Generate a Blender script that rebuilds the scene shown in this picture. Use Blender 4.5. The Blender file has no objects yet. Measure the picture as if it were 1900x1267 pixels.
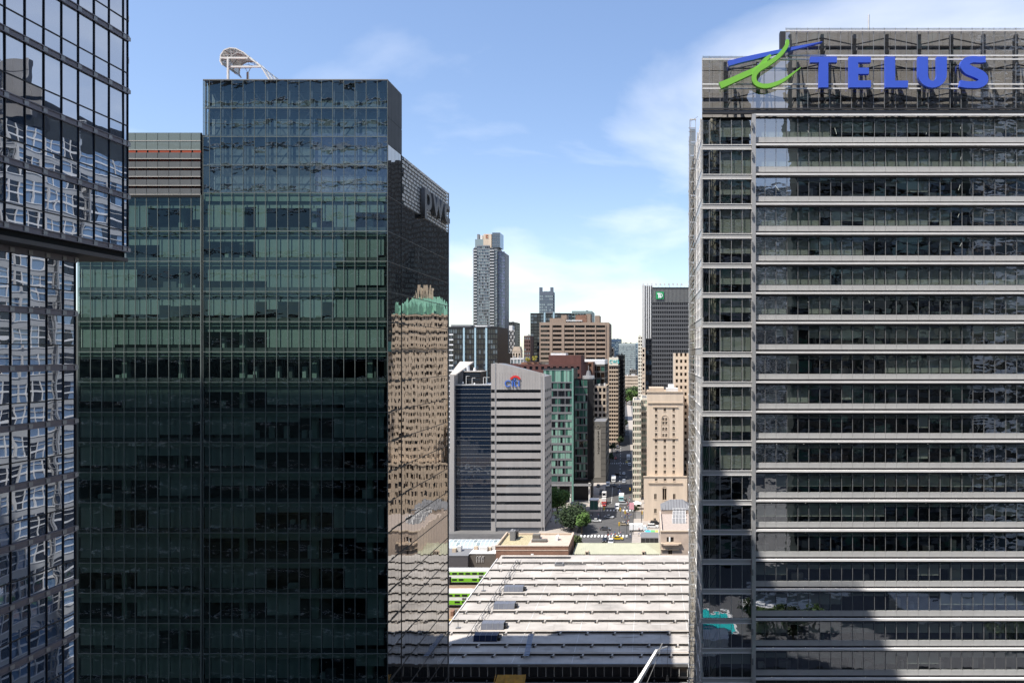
import bpy, bmesh, math, random
from mathutils import Vector
random.seed(7)
R = math.radians
F = 1267.0; CX = 1202.0; CY = 658.0; H = 75.0       # focal length, vanishing point and eye height measured from the photograph
sc = bpy.context.scene
# ------------------------------------------------------------------ camera
cd = bpy.data.cameras.new('camera'); cam = bpy.data.objects.new('camera', cd); sc.collection.objects.link(cam)
cam.location = (0, 0, H); cam.rotation_euler = (R(90), 0, 0)
cd.sensor_width = 36; cd.lens = 36*F/1900; cd.shift_x = -(CX-950)/1900; cd.shift_y = (CY-633.5)/1900
cd.clip_start = 0.5; cd.clip_end = 20000
sc.camera = cam
# ------------------------------------------------------------------ sky and sun
SUNV = Vector((-.444, -.378, 1.0)).normalized()
w = bpy.data.worlds.new('World'); sc.world = w; w.use_nodes = True
nt = w.node_tree; nt.nodes.clear()
def N(t, **k):
    n = nt.nodes.new(t)
    for a, b in k.items(): setattr(n, a, b)
    return n
sky = N('ShaderNodeTexSky', sky_type='NISHITA', sun_disc=False)
sky.sun_elevation = math.asin(SUNV.z); sky.sun_rotation = math.atan2(SUNV.x, SUNV.y)
sky.altitude = 100; sky.air_density = 1.0; sky.dust_density = 0.35; sky.ozone_density = 2.2
bg = N('ShaderNodeBackground'); bg.inputs[1].default_value = 0.15; sky.dust_density = 0.6
cloud = N('ShaderNodeBackground'); cloud.inputs[0].default_value = (1, 1, 1, 1); cloud.inputs[1].default_value = 1.0
tc = N('ShaderNodeTexCoord'); sep = N('ShaderNodeSeparateXYZ')
nt.links.new(tc.outputs['Generated'], sep.inputs[0])
# project the direction on a flat cloud layer
mx = N('ShaderNodeMath', operation='MAXIMUM'); mx.inputs[1].default_value = 0.0; nt.links.new(sep.outputs[2], mx.inputs[0])
ad = N('ShaderNodeMath', operation='ADD'); ad.inputs[1].default_value = 0.16; nt.links.new(mx.outputs[0], ad.inputs[0])
dx = N('ShaderNodeMath', operation='DIVIDE'); dy = N('ShaderNodeMath', operation='DIVIDE')
nt.links.new(sep.outputs[0], dx.inputs[0]); nt.links.new(sep.outputs[1], dy.inputs[0])
nt.links.new(ad.outputs[0], dx.inputs[1]); nt.links.new(ad.outputs[0], dy.inputs[1])
cmb = N('ShaderNodeCombineXYZ'); nt.links.new(dx.outputs[0], cmb.inputs[0]); nt.links.new(dy.outputs[0], cmb.inputs[1])
mp = N('ShaderNodeMapping'); mp.inputs['Location'].default_value = (0.80, 1.62, 0.3); nt.links.new(cmb.outputs[0], mp.inputs[0])
nz = N('ShaderNodeTexNoise'); nz.inputs['Scale'].default_value = 0.95; nz.inputs['Detail'].default_value = 9; nz.inputs['Roughness'].default_value = 0.5
nz.inputs['Distortion'].default_value = 0.35
nt.links.new(mp.outputs[0], nz.inputs[0])
cr = N('ShaderNodeValToRGB'); cr.color_ramp.elements[0].position = 0.49; cr.color_ramp.elements[0].color = (0, 0, 0, 1)
cr.color_ramp.elements[1].position = 0.80; cr.color_ramp.elements[1].color = (.8, .8, .8, 1)
nt.links.new(nz.outputs[0], cr.inputs[0])
ms = N('ShaderNodeMixShader'); nt.links.new(cr.outputs[0], ms.inputs[0])
hs = N('ShaderNodeHueSaturation'); hs.inputs['Saturation'].default_value = 1.12; hs.inputs['Hue'].default_value = 0.508; nt.links.new(sky.outputs[0], hs.inputs['Color']); gm_ = N('ShaderNodeGamma'); gm_.inputs[1].default_value = 0.78; nt.links.new(hs.outputs[0], gm_.inputs[0]); sc_ = N('ShaderNodeVectorMath', operation='SCALE'); sc_.inputs['Scale'].default_value = 1.36; nt.links.new(gm_.outputs[0], sc_.inputs[0]); nt.links.new(sc_.outputs[0], bg.inputs[0]); nt.links.new(bg.outputs[0], ms.inputs[1]); nt.links.new(cloud.outputs[0], ms.inputs[2])
wo = N('ShaderNodeOutputWorld'); nt.links.new(ms.outputs[0], wo.inputs[0])
sd = bpy.data.lights.new('sun', 'SUN'); sun = bpy.data.objects.new('sun', sd); sc.collection.objects.link(sun)
sd.energy = 4.8; sd.angle = R(0.53); sd.color = (1.0, 0.955, 0.89)
sun.rotation_euler = SUNV.to_track_quat('Z', 'Y').to_euler(); sun.location = (0, 0, 400)
sc.view_settings.view_transform = 'Standard'; sc.view_settings.look = 'None'
sc.view_settings.exposure = 0.6; sc.view_settings.gamma = 1.0; sc.view_settings.use_curve_mapping = False
sc.render.resolution_x = 1024; sc.render.resolution_y = 682
try:
    sc.cycles.max_bounces = 8; sc.cycles.transparent_max_bounces = 12; sc.cycles.glossy_bounces = 4; sc.cycles.diffuse_bounces = 2
    sc.cycles.caustics_reflective = False; sc.cycles.caustics_refractive = False
except Exception: pass
# ------------------------------------------------------------------ materials
MATS = {}
def mat(name, col, rough=.7, metal=0.0, var=.12, scale=.6, bump=0.0, spec=.4, streak=False, isl=0.0, emit=0):
    if name in MATS: return MATS[name]
    m = bpy.data.materials.new(name); m.use_nodes = True; t = m.node_tree; b = t.nodes['Principled BSDF']
    b.inputs['Roughness'].default_value = rough; b.inputs['Metallic'].default_value = metal; b.inputs['Specular IOR Level'].default_value = spec
    g = t.nodes.new('ShaderNodeNewGeometry'); n = t.nodes.new('ShaderNodeTexNoise'); mpp = t.nodes.new('ShaderNodeMapping')
    t.links.new(g.outputs['Position'], mpp.inputs[0]); t.links.new(mpp.outputs[0], n.inputs[0])
    if streak: mpp.inputs['Scale'].default_value = (1, 1, .12)
    n.inputs['Scale'].default_value = scale; n.inputs['Detail'].default_value = 5; n.inputs['Roughness'].default_value = .65
    hs = t.nodes.new('ShaderNodeMapRange'); hs.inputs[1].default_value = .3; hs.inputs[2].default_value = .7
    hs.inputs[3].default_value = 1-var; hs.inputs[4].default_value = 1+var*.7; t.links.new(n.outputs[0], hs.inputs[0])
    mul = t.nodes.new('ShaderNodeVectorMath'); mul.operation = 'SCALE'; mul.inputs[0].default_value = col[:3]
    src = hs.outputs[0]
    if isl:
        mr = t.nodes.new('ShaderNodeMapRange'); mr.inputs[3].default_value = 1-isl; mr.inputs[4].default_value = 1+isl
        t.links.new(g.outputs['Random Per Island'], mr.inputs[0]); mm = t.nodes.new('ShaderNodeMath'); mm.operation = 'MULTIPLY'
        t.links.new(src, mm.inputs[0]); t.links.new(mr.outputs[0], mm.inputs[1]); src = mm.outputs[0]
    t.links.new(src, mul.inputs['Scale']); t.links.new(mul.outputs[0], b.inputs['Base Color'])
    if bump:
        bp = t.nodes.new('ShaderNodeBump'); bp.inputs['Distance'].default_value = bump; t.links.new(n.outputs[0], bp.inputs['Height']); t.links.new(bp.outputs[0], b.inputs['Normal'])
    if emit:
        b.inputs['Emission Color'].default_value = (*col[:3], 1); b.inputs['Emission Strength'].default_value = emit
    MATS[name] = m; return m
def glass(name, tint, ior=1.7, clear=True, wave=.02, wscale=.45, rough=0.0, refl=(.92, .95, 1.0), floor=0.0, stretch=1.0):
    """clear: tinted see-through pane; otherwise a dark body colour under the reflecting surface"""
    if name in MATS: return MATS[name]
    m = bpy.data.materials.new(name); m.use_nodes = True; t = m.node_tree; t.nodes.clear()
    o = t.nodes.new('ShaderNodeOutputMaterial'); mx = t.nodes.new('ShaderNodeMixShader')
    gl = t.nodes.new('ShaderNodeBsdfGlossy'); gl.inputs['Roughness'].default_value = rough; gl.inputs[0].default_value = (*refl, 1)
    if clear: a = t.nodes.new('ShaderNodeBsdfTransparent')
    else: a = t.nodes.new('ShaderNodeBsdfDiffuse')
    a.inputs[0].default_value = (*tint, 1)
    g = t.nodes.new('ShaderNodeNewGeometry'); n = t.nodes.new('ShaderNodeTexNoise'); n.inputs['Scale'].default_value = wscale; n.inputs['Detail'].default_value = 1.5
    mpp = t.nodes.new('ShaderNodeMapping'); mpp.inputs['Scale'].default_value = (1, 1, stretch)
    t.links.new(g.outputs['Position'], mpp.inputs[0]); t.links.new(mpp.outputs[0], n.inputs[0])
    bp = t.nodes.new('ShaderNodeBump'); bp.inputs['Distance'].default_value = wave; bp.inputs['Strength'].default_value = 1
    t.links.new(n.outputs[0], bp.inputs['Height']); t.links.new(bp.outputs[0], gl.inputs['Normal'])
    # Schlick reflectance, the same from both sides of the pane
    dt = t.nodes.new('ShaderNodeVectorMath'); dt.operation = 'DOT_PRODUCT'; t.links.new(g.outputs['Incoming'], dt.inputs[0]); t.links.new(g.outputs['Normal'], dt.inputs[1])
    ab = t.nodes.new('ShaderNodeMath'); ab.operation = 'ABSOLUTE'; t.links.new(dt.outputs['Value'], ab.inputs[0])
    iv = t.nodes.new('ShaderNodeMath'); iv.operation = 'SUBTRACT'; iv.inputs[0].default_value = 1; iv.use_clamp = True; t.links.new(ab.outputs[0], iv.inputs[1])
    pw_ = t.nodes.new('ShaderNodeMath'); pw_.operation = 'POWER'; pw_.inputs[1].default_value = 4.0; t.links.new(iv.outputs[0], pw_.inputs[0])
    mr = t.nodes.new('ShaderNodeMapRange'); mr.inputs[3].default_value = min(.95, ((ior-1)/(ior+1))**2+floor); mr.inputs[4].default_value = 1; t.links.new(pw_.outputs[0], mr.inputs[0])
    t.links.new(mr.outputs[0], mx.inputs[0]); t.links.new(a.outputs[0], mx.inputs[1]); t.links.new(gl.outputs[0], mx.inputs[2]); t.links.new(mx.outputs[0], o.inputs[0])
    MATS[name] = m; return m
# ------------------------------------------------------------------ building blocks
BASE = {}
def setp(o, label=None, cat=None, group=None, kind=None):
    if label: o['label'] = label
    if cat: o['category'] = cat
    if group: o['group'] = group
    if kind: o['kind'] = kind
    return o
def thing(name, label, cat, loc=(0, 0, 0), rz=0, group=None):
    o = bpy.data.objects.new(name, None); sc.collection.objects.link(o); o.location = loc; o.rotation_euler = (0, 0, rz)
    o.empty_display_size = .5
    BASE[o.name] = Vector(loc) if rz == 0 else Vector((0, 0, 0))
    return setp(o, label, cat, group)
FB = ((0, 3, 2, 1), (4, 5, 6, 7), (0, 1, 5, 4), (1, 2, 6, 5), (2, 3, 7, 6), (3, 0, 4, 7))
class MB:
    def __init__(s): s.v = []; s.f = []; s.mi = []; s.m = []
    def mid(s, m):
        if m not in s.m: s.m.append(m)
        return s.m.index(m)
    def box(s, x0, x1, y0, y1, z0, z1, m):
        n = len(s.v); s.v += [(x0, y0, z0), (x1, y0, z0), (x1, y1, z0), (x0, y1, z0), (x0, y0, z1), (x1, y0, z1), (x1, y1, z1), (x0, y1, z1)]
        s.f += [tuple(n+i for i in q) for q in FB]; s.mi += [s.mid(m)]*6; return s
    def poly(s, pts, m):
        n = len(s.v); s.v += [tuple(p) for p in pts]; s.f.append(tuple(range(n, n+len(pts)))); s.mi.append(s.mid(m)); return s
    def prism(s, pts, vec, m):
        """pts: planar outline, extruded along vec"""
        n = len(s.v); k = len(pts); vec = Vector(vec)
        s.v += [tuple(p) for p in pts]+[tuple(Vector(p)+vec) for p in pts]
        s.f.append(tuple(range(n, n+k))[::-1]); s.f.append(tuple(range(n+k, n+2*k)))
        for i in range(k): s.f.append((n+i, n+(i+1) % k, n+k+(i+1) % k, n+k+i))
        s.mi += [s.mid(m)]*(k+2); return s
    def bar(s, a, b, r, m, k=4, r2=None):
        a = Vector(a); b = Vector(b); d = (b-a)
        if d.length < 1e-6: return s
        d.normalize(); u = d.cross(Vector((0, 0, 1)))
        if u.length < 1e-3: u = Vector((1, 0, 0))
        u.normalize(); v = d.cross(u); n = len(s.v); r2 = r if r2 is None else r2
        for p, rr in ((a, r), (b, r2)):
            for i in range(k):
                t = 2*math.pi*(i+.5)/k; s.v.append(tuple(p+u*rr*math.cos(t)+v*rr*math.sin(t)))
        for i in range(k): s.f.append((n+i, n+(i+1) % k, n+k+(i+1) % k, n+k+i))
        s.f.append(tuple(range(n, n+k))[::-1]); s.f.append(tuple(range(n+k, n+2*k))); s.mi += [s.mid(m)]*(k+2); return s
    def mesh(s, name, off=Vector((0, 0, 0))):
        me = bpy.data.meshes.new(name)
        me.from_pydata([(x-off[0], y-off[1], z-off[2]) for x, y, z in s.v], [], s.f)
        for m in s.m: me.materials.append(m)
        me.polygons.foreach_set('material_index', s.mi); me.update(); return me
    def build(s, name, parent=None, kind=None, label=None, under=None):
        """parent: the thing; under: a part of it that this is a sub-part of"""
        if not s.f: return None
        off = BASE.get(parent.name, Vector((0, 0, 0))) if parent else Vector((0, 0, 0))
        o = bpy.data.objects.new(name, s.mesh(name, off)); sc.collection.objects.link(o)
        if under is not None: o.parent = under
        elif parent: o.parent = parent
        return setp(o, label, None, None, kind)
PC = {}
def shared(dims, m, flat):
    key = (tuple(round(a, 3) for a in dims), m.name, flat)
    if key not in PC:
        b = MB(); x, y, z = (a/2 for a in dims)
        if flat == 'y': b.poly([(-x, 0, -z), (x, 0, -z), (x, 0, z), (-x, 0, z)], m)
        elif flat == 'x': b.poly([(0, -y, -z), (0, y, -z), (0, y, z), (0, -y, z)], m)
        else: b.box(-x, x, -y, y, -z, z, m)
        PC[key] = b.mesh('piece')
    return PC[key]
def vis(p):
    if p[1] < 5: return -1
    px = CX+p[0]/p[1]*F; py = CY-(p[2]-H)/p[1]*F
    ok = 0 <= px <= 1900 and 0 <= py <= 1267
    return (1 if ok else 0)+1/p[1]
def pieces(parent, name, specs, cap=300, flat=None, tilt=0.0, rng=random):
    """specs: (x0,x1,y0,y1,z0,z1,material): one object each, past the cap joined in one"""
    off = BASE.get(parent.name, Vector((0, 0, 0)))
    sp = []
    for q in specs:
        c = Vector(((q[0]+q[1])/2, (q[2]+q[3])/2, (q[4]+q[5])/2)); sp.append((c, q))
    if len(sp) > cap: sp.sort(key=lambda a: -vis(a[0])*max(a[1][1]-a[1][0], a[1][3]-a[1][2])*(a[1][5]-a[1][4]))
    rest = MB()
    for i, (c, q) in enumerate(sp):
        d = (q[1]-q[0], q[3]-q[2], q[5]-q[4]); m = q[6]
        ta, tb = rng.gauss(0, tilt), rng.gauss(0, tilt)
        if i < cap:
            o = bpy.data.objects.new(name, shared(d, m, flat)); sc.collection.objects.link(o); o.parent = parent; o.location = c-off
            if tilt: o.rotation_euler = (ta, 0, tb) if flat == 'y' else (0, ta, tb)
        elif flat == 'y':
            x, z = d[0]/2, d[2]/2
            rest.poly([(c.x+sx*x, c.y+sx*x*tb-sz*z*ta*1, c.z+sz*z) for sx, sz in ((-1, -1), (1, -1), (1, 1), (-1, 1))], m)
        elif flat == 'x':
            y, z = d[1]/2, d[2]/2
            rest.poly([(c.x-sy*y*tb+sz*z*ta, c.y+sy*y, c.z+sz*z) for sy, sz in ((-1, -1), (1, -1), (1, 1), (-1, 1))], m)
        else: rest.box(*q[:6], m)
    if rest.f: rest.build(name, parent, kind='stuff')
def X(px, y): return (px-CX)/F*y
def Zp(py, y): return H-(py-CY)/F*y
def G(px, py, z=0.0):
    y = (H-z)*F/(py-CY); return Vector((X(px, y), y, z))
# material set
M_conc = mat('pale_concrete', (.62, .60, .57), .85, var=.1, scale=.25)
M_roofw = mat('white_roof_membrane', (.42, .385, .345), .85, var=.3, scale=.14, bump=.05)
M_slot_shade = mat('dark_slot_shade', (.06, .052, .045), .9)  # dark colour painting the shade under the roof slot overhangs
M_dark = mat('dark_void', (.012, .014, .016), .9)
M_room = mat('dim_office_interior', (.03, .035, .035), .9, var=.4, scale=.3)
M_steel = mat('dark_steel', (.05, .05, .055), .5, .3)
M_alu = mat('brushed_aluminium', (.62, .61, .60), .42, .55, var=.08, scale=.8)
M_alud = mat('grey_aluminium', (.30, .30, .30), .45, .5, var=.1)
M_white = mat('white_painted_metal', (.78, .77, .75), .5)
M_asph = mat('asphalt', (.085, .083, .082), .92, var=.25, scale=.35)
M_pave = mat('paving', (.36, .32, .28), .9, var=.18, scale=.5)
M_ground = mat('city_ground', (.15, .145, .14), .95, var=.3, scale=.05)
M_line = mat('road_paint', (.75, .75, .72), .8, var=.2, scale=2)
M_beige = mat('beige_limestone', (.62, .50, .38), .9, var=.13, scale=.35, streak=True)
M_beiged = mat('beige_limestone_trim', (.50, .40, .30), .9, var=.12, scale=.5)
M_cream = mat('cream_stone', (.72, .66, .54), .9, var=.1, scale=.4)
M_pink = mat('pink_limestone', (.50, .40, .325), .9, var=.12, scale=.5)
M_brown = mat('brown_concrete', (.33, .245, .185), .85, var=.1, scale=.2)
M_brick = mat('brown_brick', (.23, .125, .085), .9, var=.18, scale=.7)
M_redbr = mat('dark_red_brick', (.115, .05, .042), .9, var=.2, scale=.3)
M_black = mat('black_steel_cladding', (.018, .018, .02), .45, .2, var=.2)
M_grey = mat('mid_grey_cladding', (.20, .20, .205), .6, .1, var=.08)
M_citi = mat('grey_ribbed_cladding', (.37, .345, .325), .6, .0, var=.14, scale=.35, streak=True)
M_copper = mat('verdigris_copper', (.17, .36, .27), .75, var=.2, scale=.4)
M_palegr = mat('pale_green_standing_seam', (.40, .395, .29), .7, var=.08)
M_trunk = mat('bark', (.09, .065, .045), .95)
M_leafD = mat('dark_leaves', (.022, .040, .012), .8, isl=.5)
M_leafL = mat('bright_leaves', (.07, .13, .025), .75, isl=.45)
M_blind = mat('roller_blind_green_grey', (.38, .45, .43), .9, var=.08, scale=.15, isl=.04)
M_blind2 = mat('roller_blind_pale', (.44, .51, .47), .9, var=.06, isl=.06)
M_blindT = mat('roller_blind_grey', (.42, .45, .41), .9, var=.08, isl=.05)
M_spanD = mat('dark_back_panel', (.13, .145, .145), .8)
M_spanL = mat('pale_green_back_panel', (.36, .46, .40), .8, var=.08)
GD = glass('dark_window_glass', (.012, .014, .017), 1.6, False, .03, .5)
GD2 = glass('brown_window_glass', (.030, .020, .014), 1.5, False, .03, .5)
GB = glass('blue_window_glass', (.05, .075, .10), 1.8, False, .03, .3)
GP = glass('pale_window_glass', (.22, .27, .27), 1.6, False, .03, .3)
GG = glass('green_window_glass', (.05, .13, .10), 1.8, False, .02, .4)
GGL = glass('green_blind_glass', (.23, .39, .31), 1.6, False, .02, .4)

# ================================================================== THE GROUND
def struct(name, b): o = b.build(name); o['kind'] = 'structure'; return o
b = MB(); b.poly([(-6000, -3000, 0), (6000, -3000, 0), (6000, 9000, 0), (-6000, 9000, 0)], M_ground); struct('ground', b)
def xs(y): return -13-.036*(y-304)
b = MB(); b.box(-300, -30.01, 264, 286, -.2, .008, M_asph); b.box(-30, -6.5, 262, 326, -.2, .0085, M_asph); struct('road', b)
b = MB(); b.prism([(xs(305)-8, 305, .010), (xs(305)+8, 305, .010), (xs(1300)+7, 1300, .010), (xs(1300)-7, 1300, .010)], (0, 0, -.2), M_asph)
b.prism([(-28, 235, .010), (-8, 235, .010), (-7, 285, .010), (-29, 285, .010)], (0, 0, -.2), M_asph); struct('road', b)
b = MB()
for sgn, w0 in ((-1, 7), (1, 5.5)):
    a0, a1 = xs(327)+sgn*8, xs(1290)+sgn*7; pts = [(a0, 327, .145), (a0+sgn*w0, 327, .145), (a1+sgn*w0, 1290, .145), (a1, 1290, .145)]
    if sgn < 0: pts = pts[::-1]
    b.prism(pts, (0, 0, -.3), M_pave)
b.box(-46, -30.1, 287, 345, -.1, .14, M_pave); b.box(-6.4, 60, 236, 312, -.1, .139, M_pave); b.box(-30, -28.5, 327, 345, -.1, .141, M_pave)
struct('pavement', b)
b = MB()
for i in range(14):
    x = -28+i*1.45; b.box(x, x+.72, 281, 284.6, .012, .016, M_line)
for y in range(334, 900, 14):
    b.prism([(xs(y)-.12, y, .017), (xs(y)+.12, y, .017), (xs(y+6)+.12, y+6, .017), (xs(y+6)-.12, y+6, .017)], (0, 0, -.004), M_line)
for y in (328, 470, 640):
    for i in range(10):
        x = xs(y)-7.5+i*1.55; b.box(x, x+.7, y, y+3, .013, .0175, M_line)
for y0 in (345, 480, 500, 655): b.prism([(xs(y0)-4, y0, .017), (xs(y0)-3.85, y0, .017), (xs(y0+60)-3.85, y0+60, .017), (xs(y0+60)-4, y0+60, .017)], (0, 0, -.004), M_line)
struct('road_markings', b)
M_bal = mat('rail_ballast', (.21, .16, .12), .95, var=.3, scale=.8)
b = MB(); b.box(-320, 320, 126, 222, -.1, 6, M_bal); struct('rail_embankment', b)

# ================================================================== LEFT GLASS TOWER (blue, cantilevered upper part)
GLT = glass('blue_mirror_glass', (.05, .075, .12), 1.95, False, .0085, .34, refl=(.84, .90, 1.0), floor=.36, stretch=1.3)
M_lav = mat('lavender_grey_metal', (.17, .155, .175), .45, .4, var=.12)
M_blackm = mat('black_mullion', (.012, .012, .015), .5)
M_soff = mat('brown_grey_soffit', (.10, .09, .085), .7)
tw = thing('glass_tower', 'blue mirror glass tower at the left edge with an overhanging upper block', 'tower', (-58, 35, 0))
b = MB(); b.box(-130, -41.3, 0, 53.75, 82.6, 174, M_dark); b.box(-130, -41.3, 0, 35, 174, 201, M_dark); b.box(-130, -43.3, 0, 51.3, 0, 82.3, M_dark); b.build('core', tw)
b = MB(); b.box(-130, -41.02, 0, 53.9, 82.3, 82.6, M_soff); b.build('soffit', tw)
rng = random.Random(3)
def tower_face(x, cols, lines, frac, ztop, tag):
    panes = []; mull = []; tr = []; sp = []; br = MB()
    for i in range(len(lines)-1):
        z0 = lines[i]+.22; z1 = lines[i+1]-.22; zm = z1-(z1-z0)*frac if tag else z0+(z1-z0)*.33
        for j in range(len(cols)-1):
            for a, c in ((z0, zm), (zm, z1)):
                panes.append((x, x, cols[j]+.03, cols[j+1]-.03, a+.02, c-.02, GLT))
        tr.append((x-.05, x+.06, cols[0], cols[-1], zm-.035, zm+.035, M_blackm))
    for z in lines:
        sp.append((x-.2, x+.10, cols[0], cols[-1], z-.22, z+.22, M_lav))
        br.box(x+.101, x+.17, cols[0], cols[-1], z-.22, z-.15, M_lav); br.box(x+.101, x+.17, cols[0], cols[-1], z+.15, z+.22, M_lav)
        for c in cols: br.box(x+.101, x+.15, c-.16, c+.16, z-.145, z+.145, M_alud)
    for c in cols: mull.append((x-.05, x+.08, c-.022, c+.022, lines[0]+.22, lines[-1]-.22, M_blackm))
    pieces(tw, 'window_pane', panes, flat='x', tilt=.003, rng=rng); pieces(tw, 'transom', tr); pieces(tw, 'spandrel_panel', sp); pieces(tw, 'mullion', mull)
    br.build('bracket_rail', tw, kind='stuff')
yc = [53.8, 53.35]+[53.35-1.405*k for k in range(1, 14)]; yc.sort()
tower_face(-41.0, yc, [83.25+4.15*k for k in range(23)], .67, 107.5, 1)
yc2 = [51.25, 50.2]+[50.2-1.38*k for k in range(1, 14)]; yc2.sort()
tower_face(-43.0, yc2, [82.1-4.02*k for k in range(21)][::-1], .6, 82, 1)
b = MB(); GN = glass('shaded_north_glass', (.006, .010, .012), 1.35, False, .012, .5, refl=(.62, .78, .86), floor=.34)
b.box(-130, -41.2, 53.755, 53.95, 82.6, 173.9, GN); b.box(-130, -43.2, 51.305, 51.5, 0, 82.2, glass('shaded_north_glass_low', (.004, .008, .009), 1.35, False, .012, .5, refl=(.5, .75, .85), floor=.06))  # lower glass kept duller so its mirror image in the teal tower goes dark
for k in range(40):
    z = 3+4.15*k
    if z > 172: break
    xe_ = -41.5 if z > 83 else -43.5; ye_ = 53.96 if z > 83 else 51.51
    b.box(-130, xe_, ye_, ye_+.1, z, z+.25, M_steel); b.box(-130, xe_-.5, ye_+.11, ye_+.28, z+.4, z+.52, M_white)  # white ledges added for wavy bright lines mirrored in the teal tower
for k in range(6):
    z = 98.2+3.3*k; b.box(-64.5, -41.4, 53.96, 54.5, z, z+.5, M_white); b.box(-64.5, -41.4, 53.96, 54.1, z+.55, z+2.9, GLT)  # balcony bands added to the unseen face for blue reflections in the teal tower
b.build('north_glazing', tw)
b = MB(); b.box(-130.2, -40.9, 35.01, 54, 174.01, 174.8, M_lav); b.box(-130.2, -40.9, -.2, 35, 201.01, 201.8, M_lav); b.build('roof_edge', tw)

# ================================================================== DARK TEAL OFFICE TOWER (left of the gap)
Y0 = 93.0; XL = -77.6; XS = -60.55; XR = -35.45; YB = 121.3
def Z93(py): return Zp(py, Y0)
GT = glass('teal_tinted_clear_glass', (.56, .68, .65), 1.55, True, .012, .7, refl=(.85, .95, 1.0), floor=.09, stretch=1.6)
GTs2 = glass('teal_screen_clear_glass', (.64, .73, .74), 1.6, True, .009, .7, refl=(.9, .97, 1.0), floor=.24, stretch=1.6)
GTs = glass('teal_screen_glass', (.038, .072, .078), 1.6, False, .022, .9, refl=(.8, .92, 1.0), floor=.05, stretch=1.6)
GTm = glass('side_mirror_glass', (.010, .012, .014), 2.3, False, .0055, .55, refl=(.95, .93, .9), floor=.20, stretch=.5)
GTd = mat('slate_side_panel', (.035, .038, .042), .55, spec=.3, var=.25)
GSB = glass('sky_tinted_side_glass', (.13, .22, .36), 1.9, False, .01, .4, floor=.1)  # blue body colour stands in for sky mirrored in the west panes
M_mul = mat('thin_grey_mullion', (.26, .30, .29), .45, .4)
pw = thing('office_tower', 'dark teal glass office tower with a tall blank top and lettering on its street side', 'tower', (-50, Y0, 0))
zf = [Z93(358), Z93(429)]+[Z93(429+55.9*k) for k in range(1, 27)]; zf = [z for z in zf if z > 1]; zf.append(.2)
rng = random.Random(11)
panes = []; mulls = []; trans = []; blinds = []; backU = []; backL = []; colsI = MB(); slabs = []
def bay_cols(xa, xb, first, pitch):
    r = [xa]; x = first
    while x < xb-.4: r.append(x); x += pitch
    return r+[xb]
blocks = [(bay_cols(XL, XS-.35, X(272, Y0)-5*1.523, 1.523), 0), (bay_cols(XS, XR, X(389, Y0), 1.523), 1)]
for cols, bi in blocks:
    for i in range(len(zf)-1):
        z1, z0 = zf[i], zf[i+1]; h = z1-z0
        if i == 0: z1t = z1
        for j in range(len(cols)-1):
            panes.append((cols[j]+.03, cols[j+1]-.03, Y0, Y0, z0+.05, z1-.05, GT))
        trans.append((cols[0], cols[-1], Y0-.07, Y0+.05, z0-.04, z0+.04, M_mul))
        backU.append((cols[0]+.02, cols[-1]-.02, Y0+.12, Y0+.17, z1-.62-(.5 if i == 0 else 0), z1-.06, M_spanL))
        backL.append((cols[0]+.02, cols[-1]-.02, Y0+.12, Y0+.17, z0+.06, z0+.55, M_spanD))
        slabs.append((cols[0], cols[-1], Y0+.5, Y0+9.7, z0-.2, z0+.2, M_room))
        # roller blinds lowered in runs of panes
        j = 0
        while j < len(cols)-1:
            run = rng.choice((3, 4, 5, 6, 7)); drop = rng.choice((.1, .25, .42, .42, .86, .9, 1.0, 1.0, 1.0, .7))
            zt = z1-.66-(.5 if i == 0 else 0); zb = z0+.6
            mm = rng.choice((M_blind, M_blind, M_blind2))
            if i == 5: drop = .12
            for k in range(j, min(j+run, len(cols)-1)):
                d = drop if rng.random() > .025 else rng.random()
                if i >= 7: d = drop*.6 if drop < .8 else drop
                blinds.append((cols[k]+.04, cols[k+1]-.04, Y0+.30, Y0+.315, zt-(zt-zb)*d, zt, mm))
            j += run
    for c in cols: mulls.append((c-.028, c+.028, Y0-.06, Y0+.04, .2, zf[0], M_mul))
pieces(pw, 'window_pane', panes, flat='y', tilt=.0035, rng=rng); pieces(pw, 'roller_blind', blinds); pieces(pw, 'mullion', mulls)
pieces(pw, 'transom', trans); pieces(pw, 'spandrel_panel', backU); pieces(pw, 'sill_panel', backL); pieces(pw, 'floor_slab', slabs)
b = MB()
for xx in (-72.4, -64.6, -56.2, -46.3, -38.6):
    b.box(xx, xx+.7, Y0+1.0, Y0+1.7, 1, zf[0], M_spanL)
b.build('interior_column', pw)
# desks, cabinets and monitors standing by the windows
b = MB()
for i in range(1, len(zf)-1):
    for k in range(9):
        x = rng.uniform(XL+1, XR-2); 
        if XS-1.5 < x < XS+.5: continue
        hh = rng.choice((.75, .75, 1.3, 1.9)); ww = rng.choice((.5, 1.2, 1.8)) if hh < 1.5 else .5
        b.box(x, x+ww, Y0+.9, Y0+1.5, zf[i+1]+.2, zf[i+1]+.2+hh, rng.choice((M_blind2, M_spanD, M_blackm, M_blind)))
b.build('office_furniture', pw, kind='stuff')
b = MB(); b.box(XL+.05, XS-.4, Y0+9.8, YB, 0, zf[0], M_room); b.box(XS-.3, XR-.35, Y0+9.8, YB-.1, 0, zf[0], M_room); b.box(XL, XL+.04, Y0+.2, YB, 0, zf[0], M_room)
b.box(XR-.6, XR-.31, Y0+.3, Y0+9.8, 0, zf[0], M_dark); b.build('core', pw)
MB().box(-80.2, XL-.03, Y0+.3, YB, 0, 80.6, M_spanD).build('side_fin', pw)
# dark vertical seam
b = MB(); b.box(XS-.33, XS-.03, Y0+.1, Y0+.6, 0, Z93(250), M_dark); b.box(XS-.30, XS-.20, Y0-.12, Y0+.09, 0, Z93(362), M_mul); b.build('vertical_seam', pw)
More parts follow.
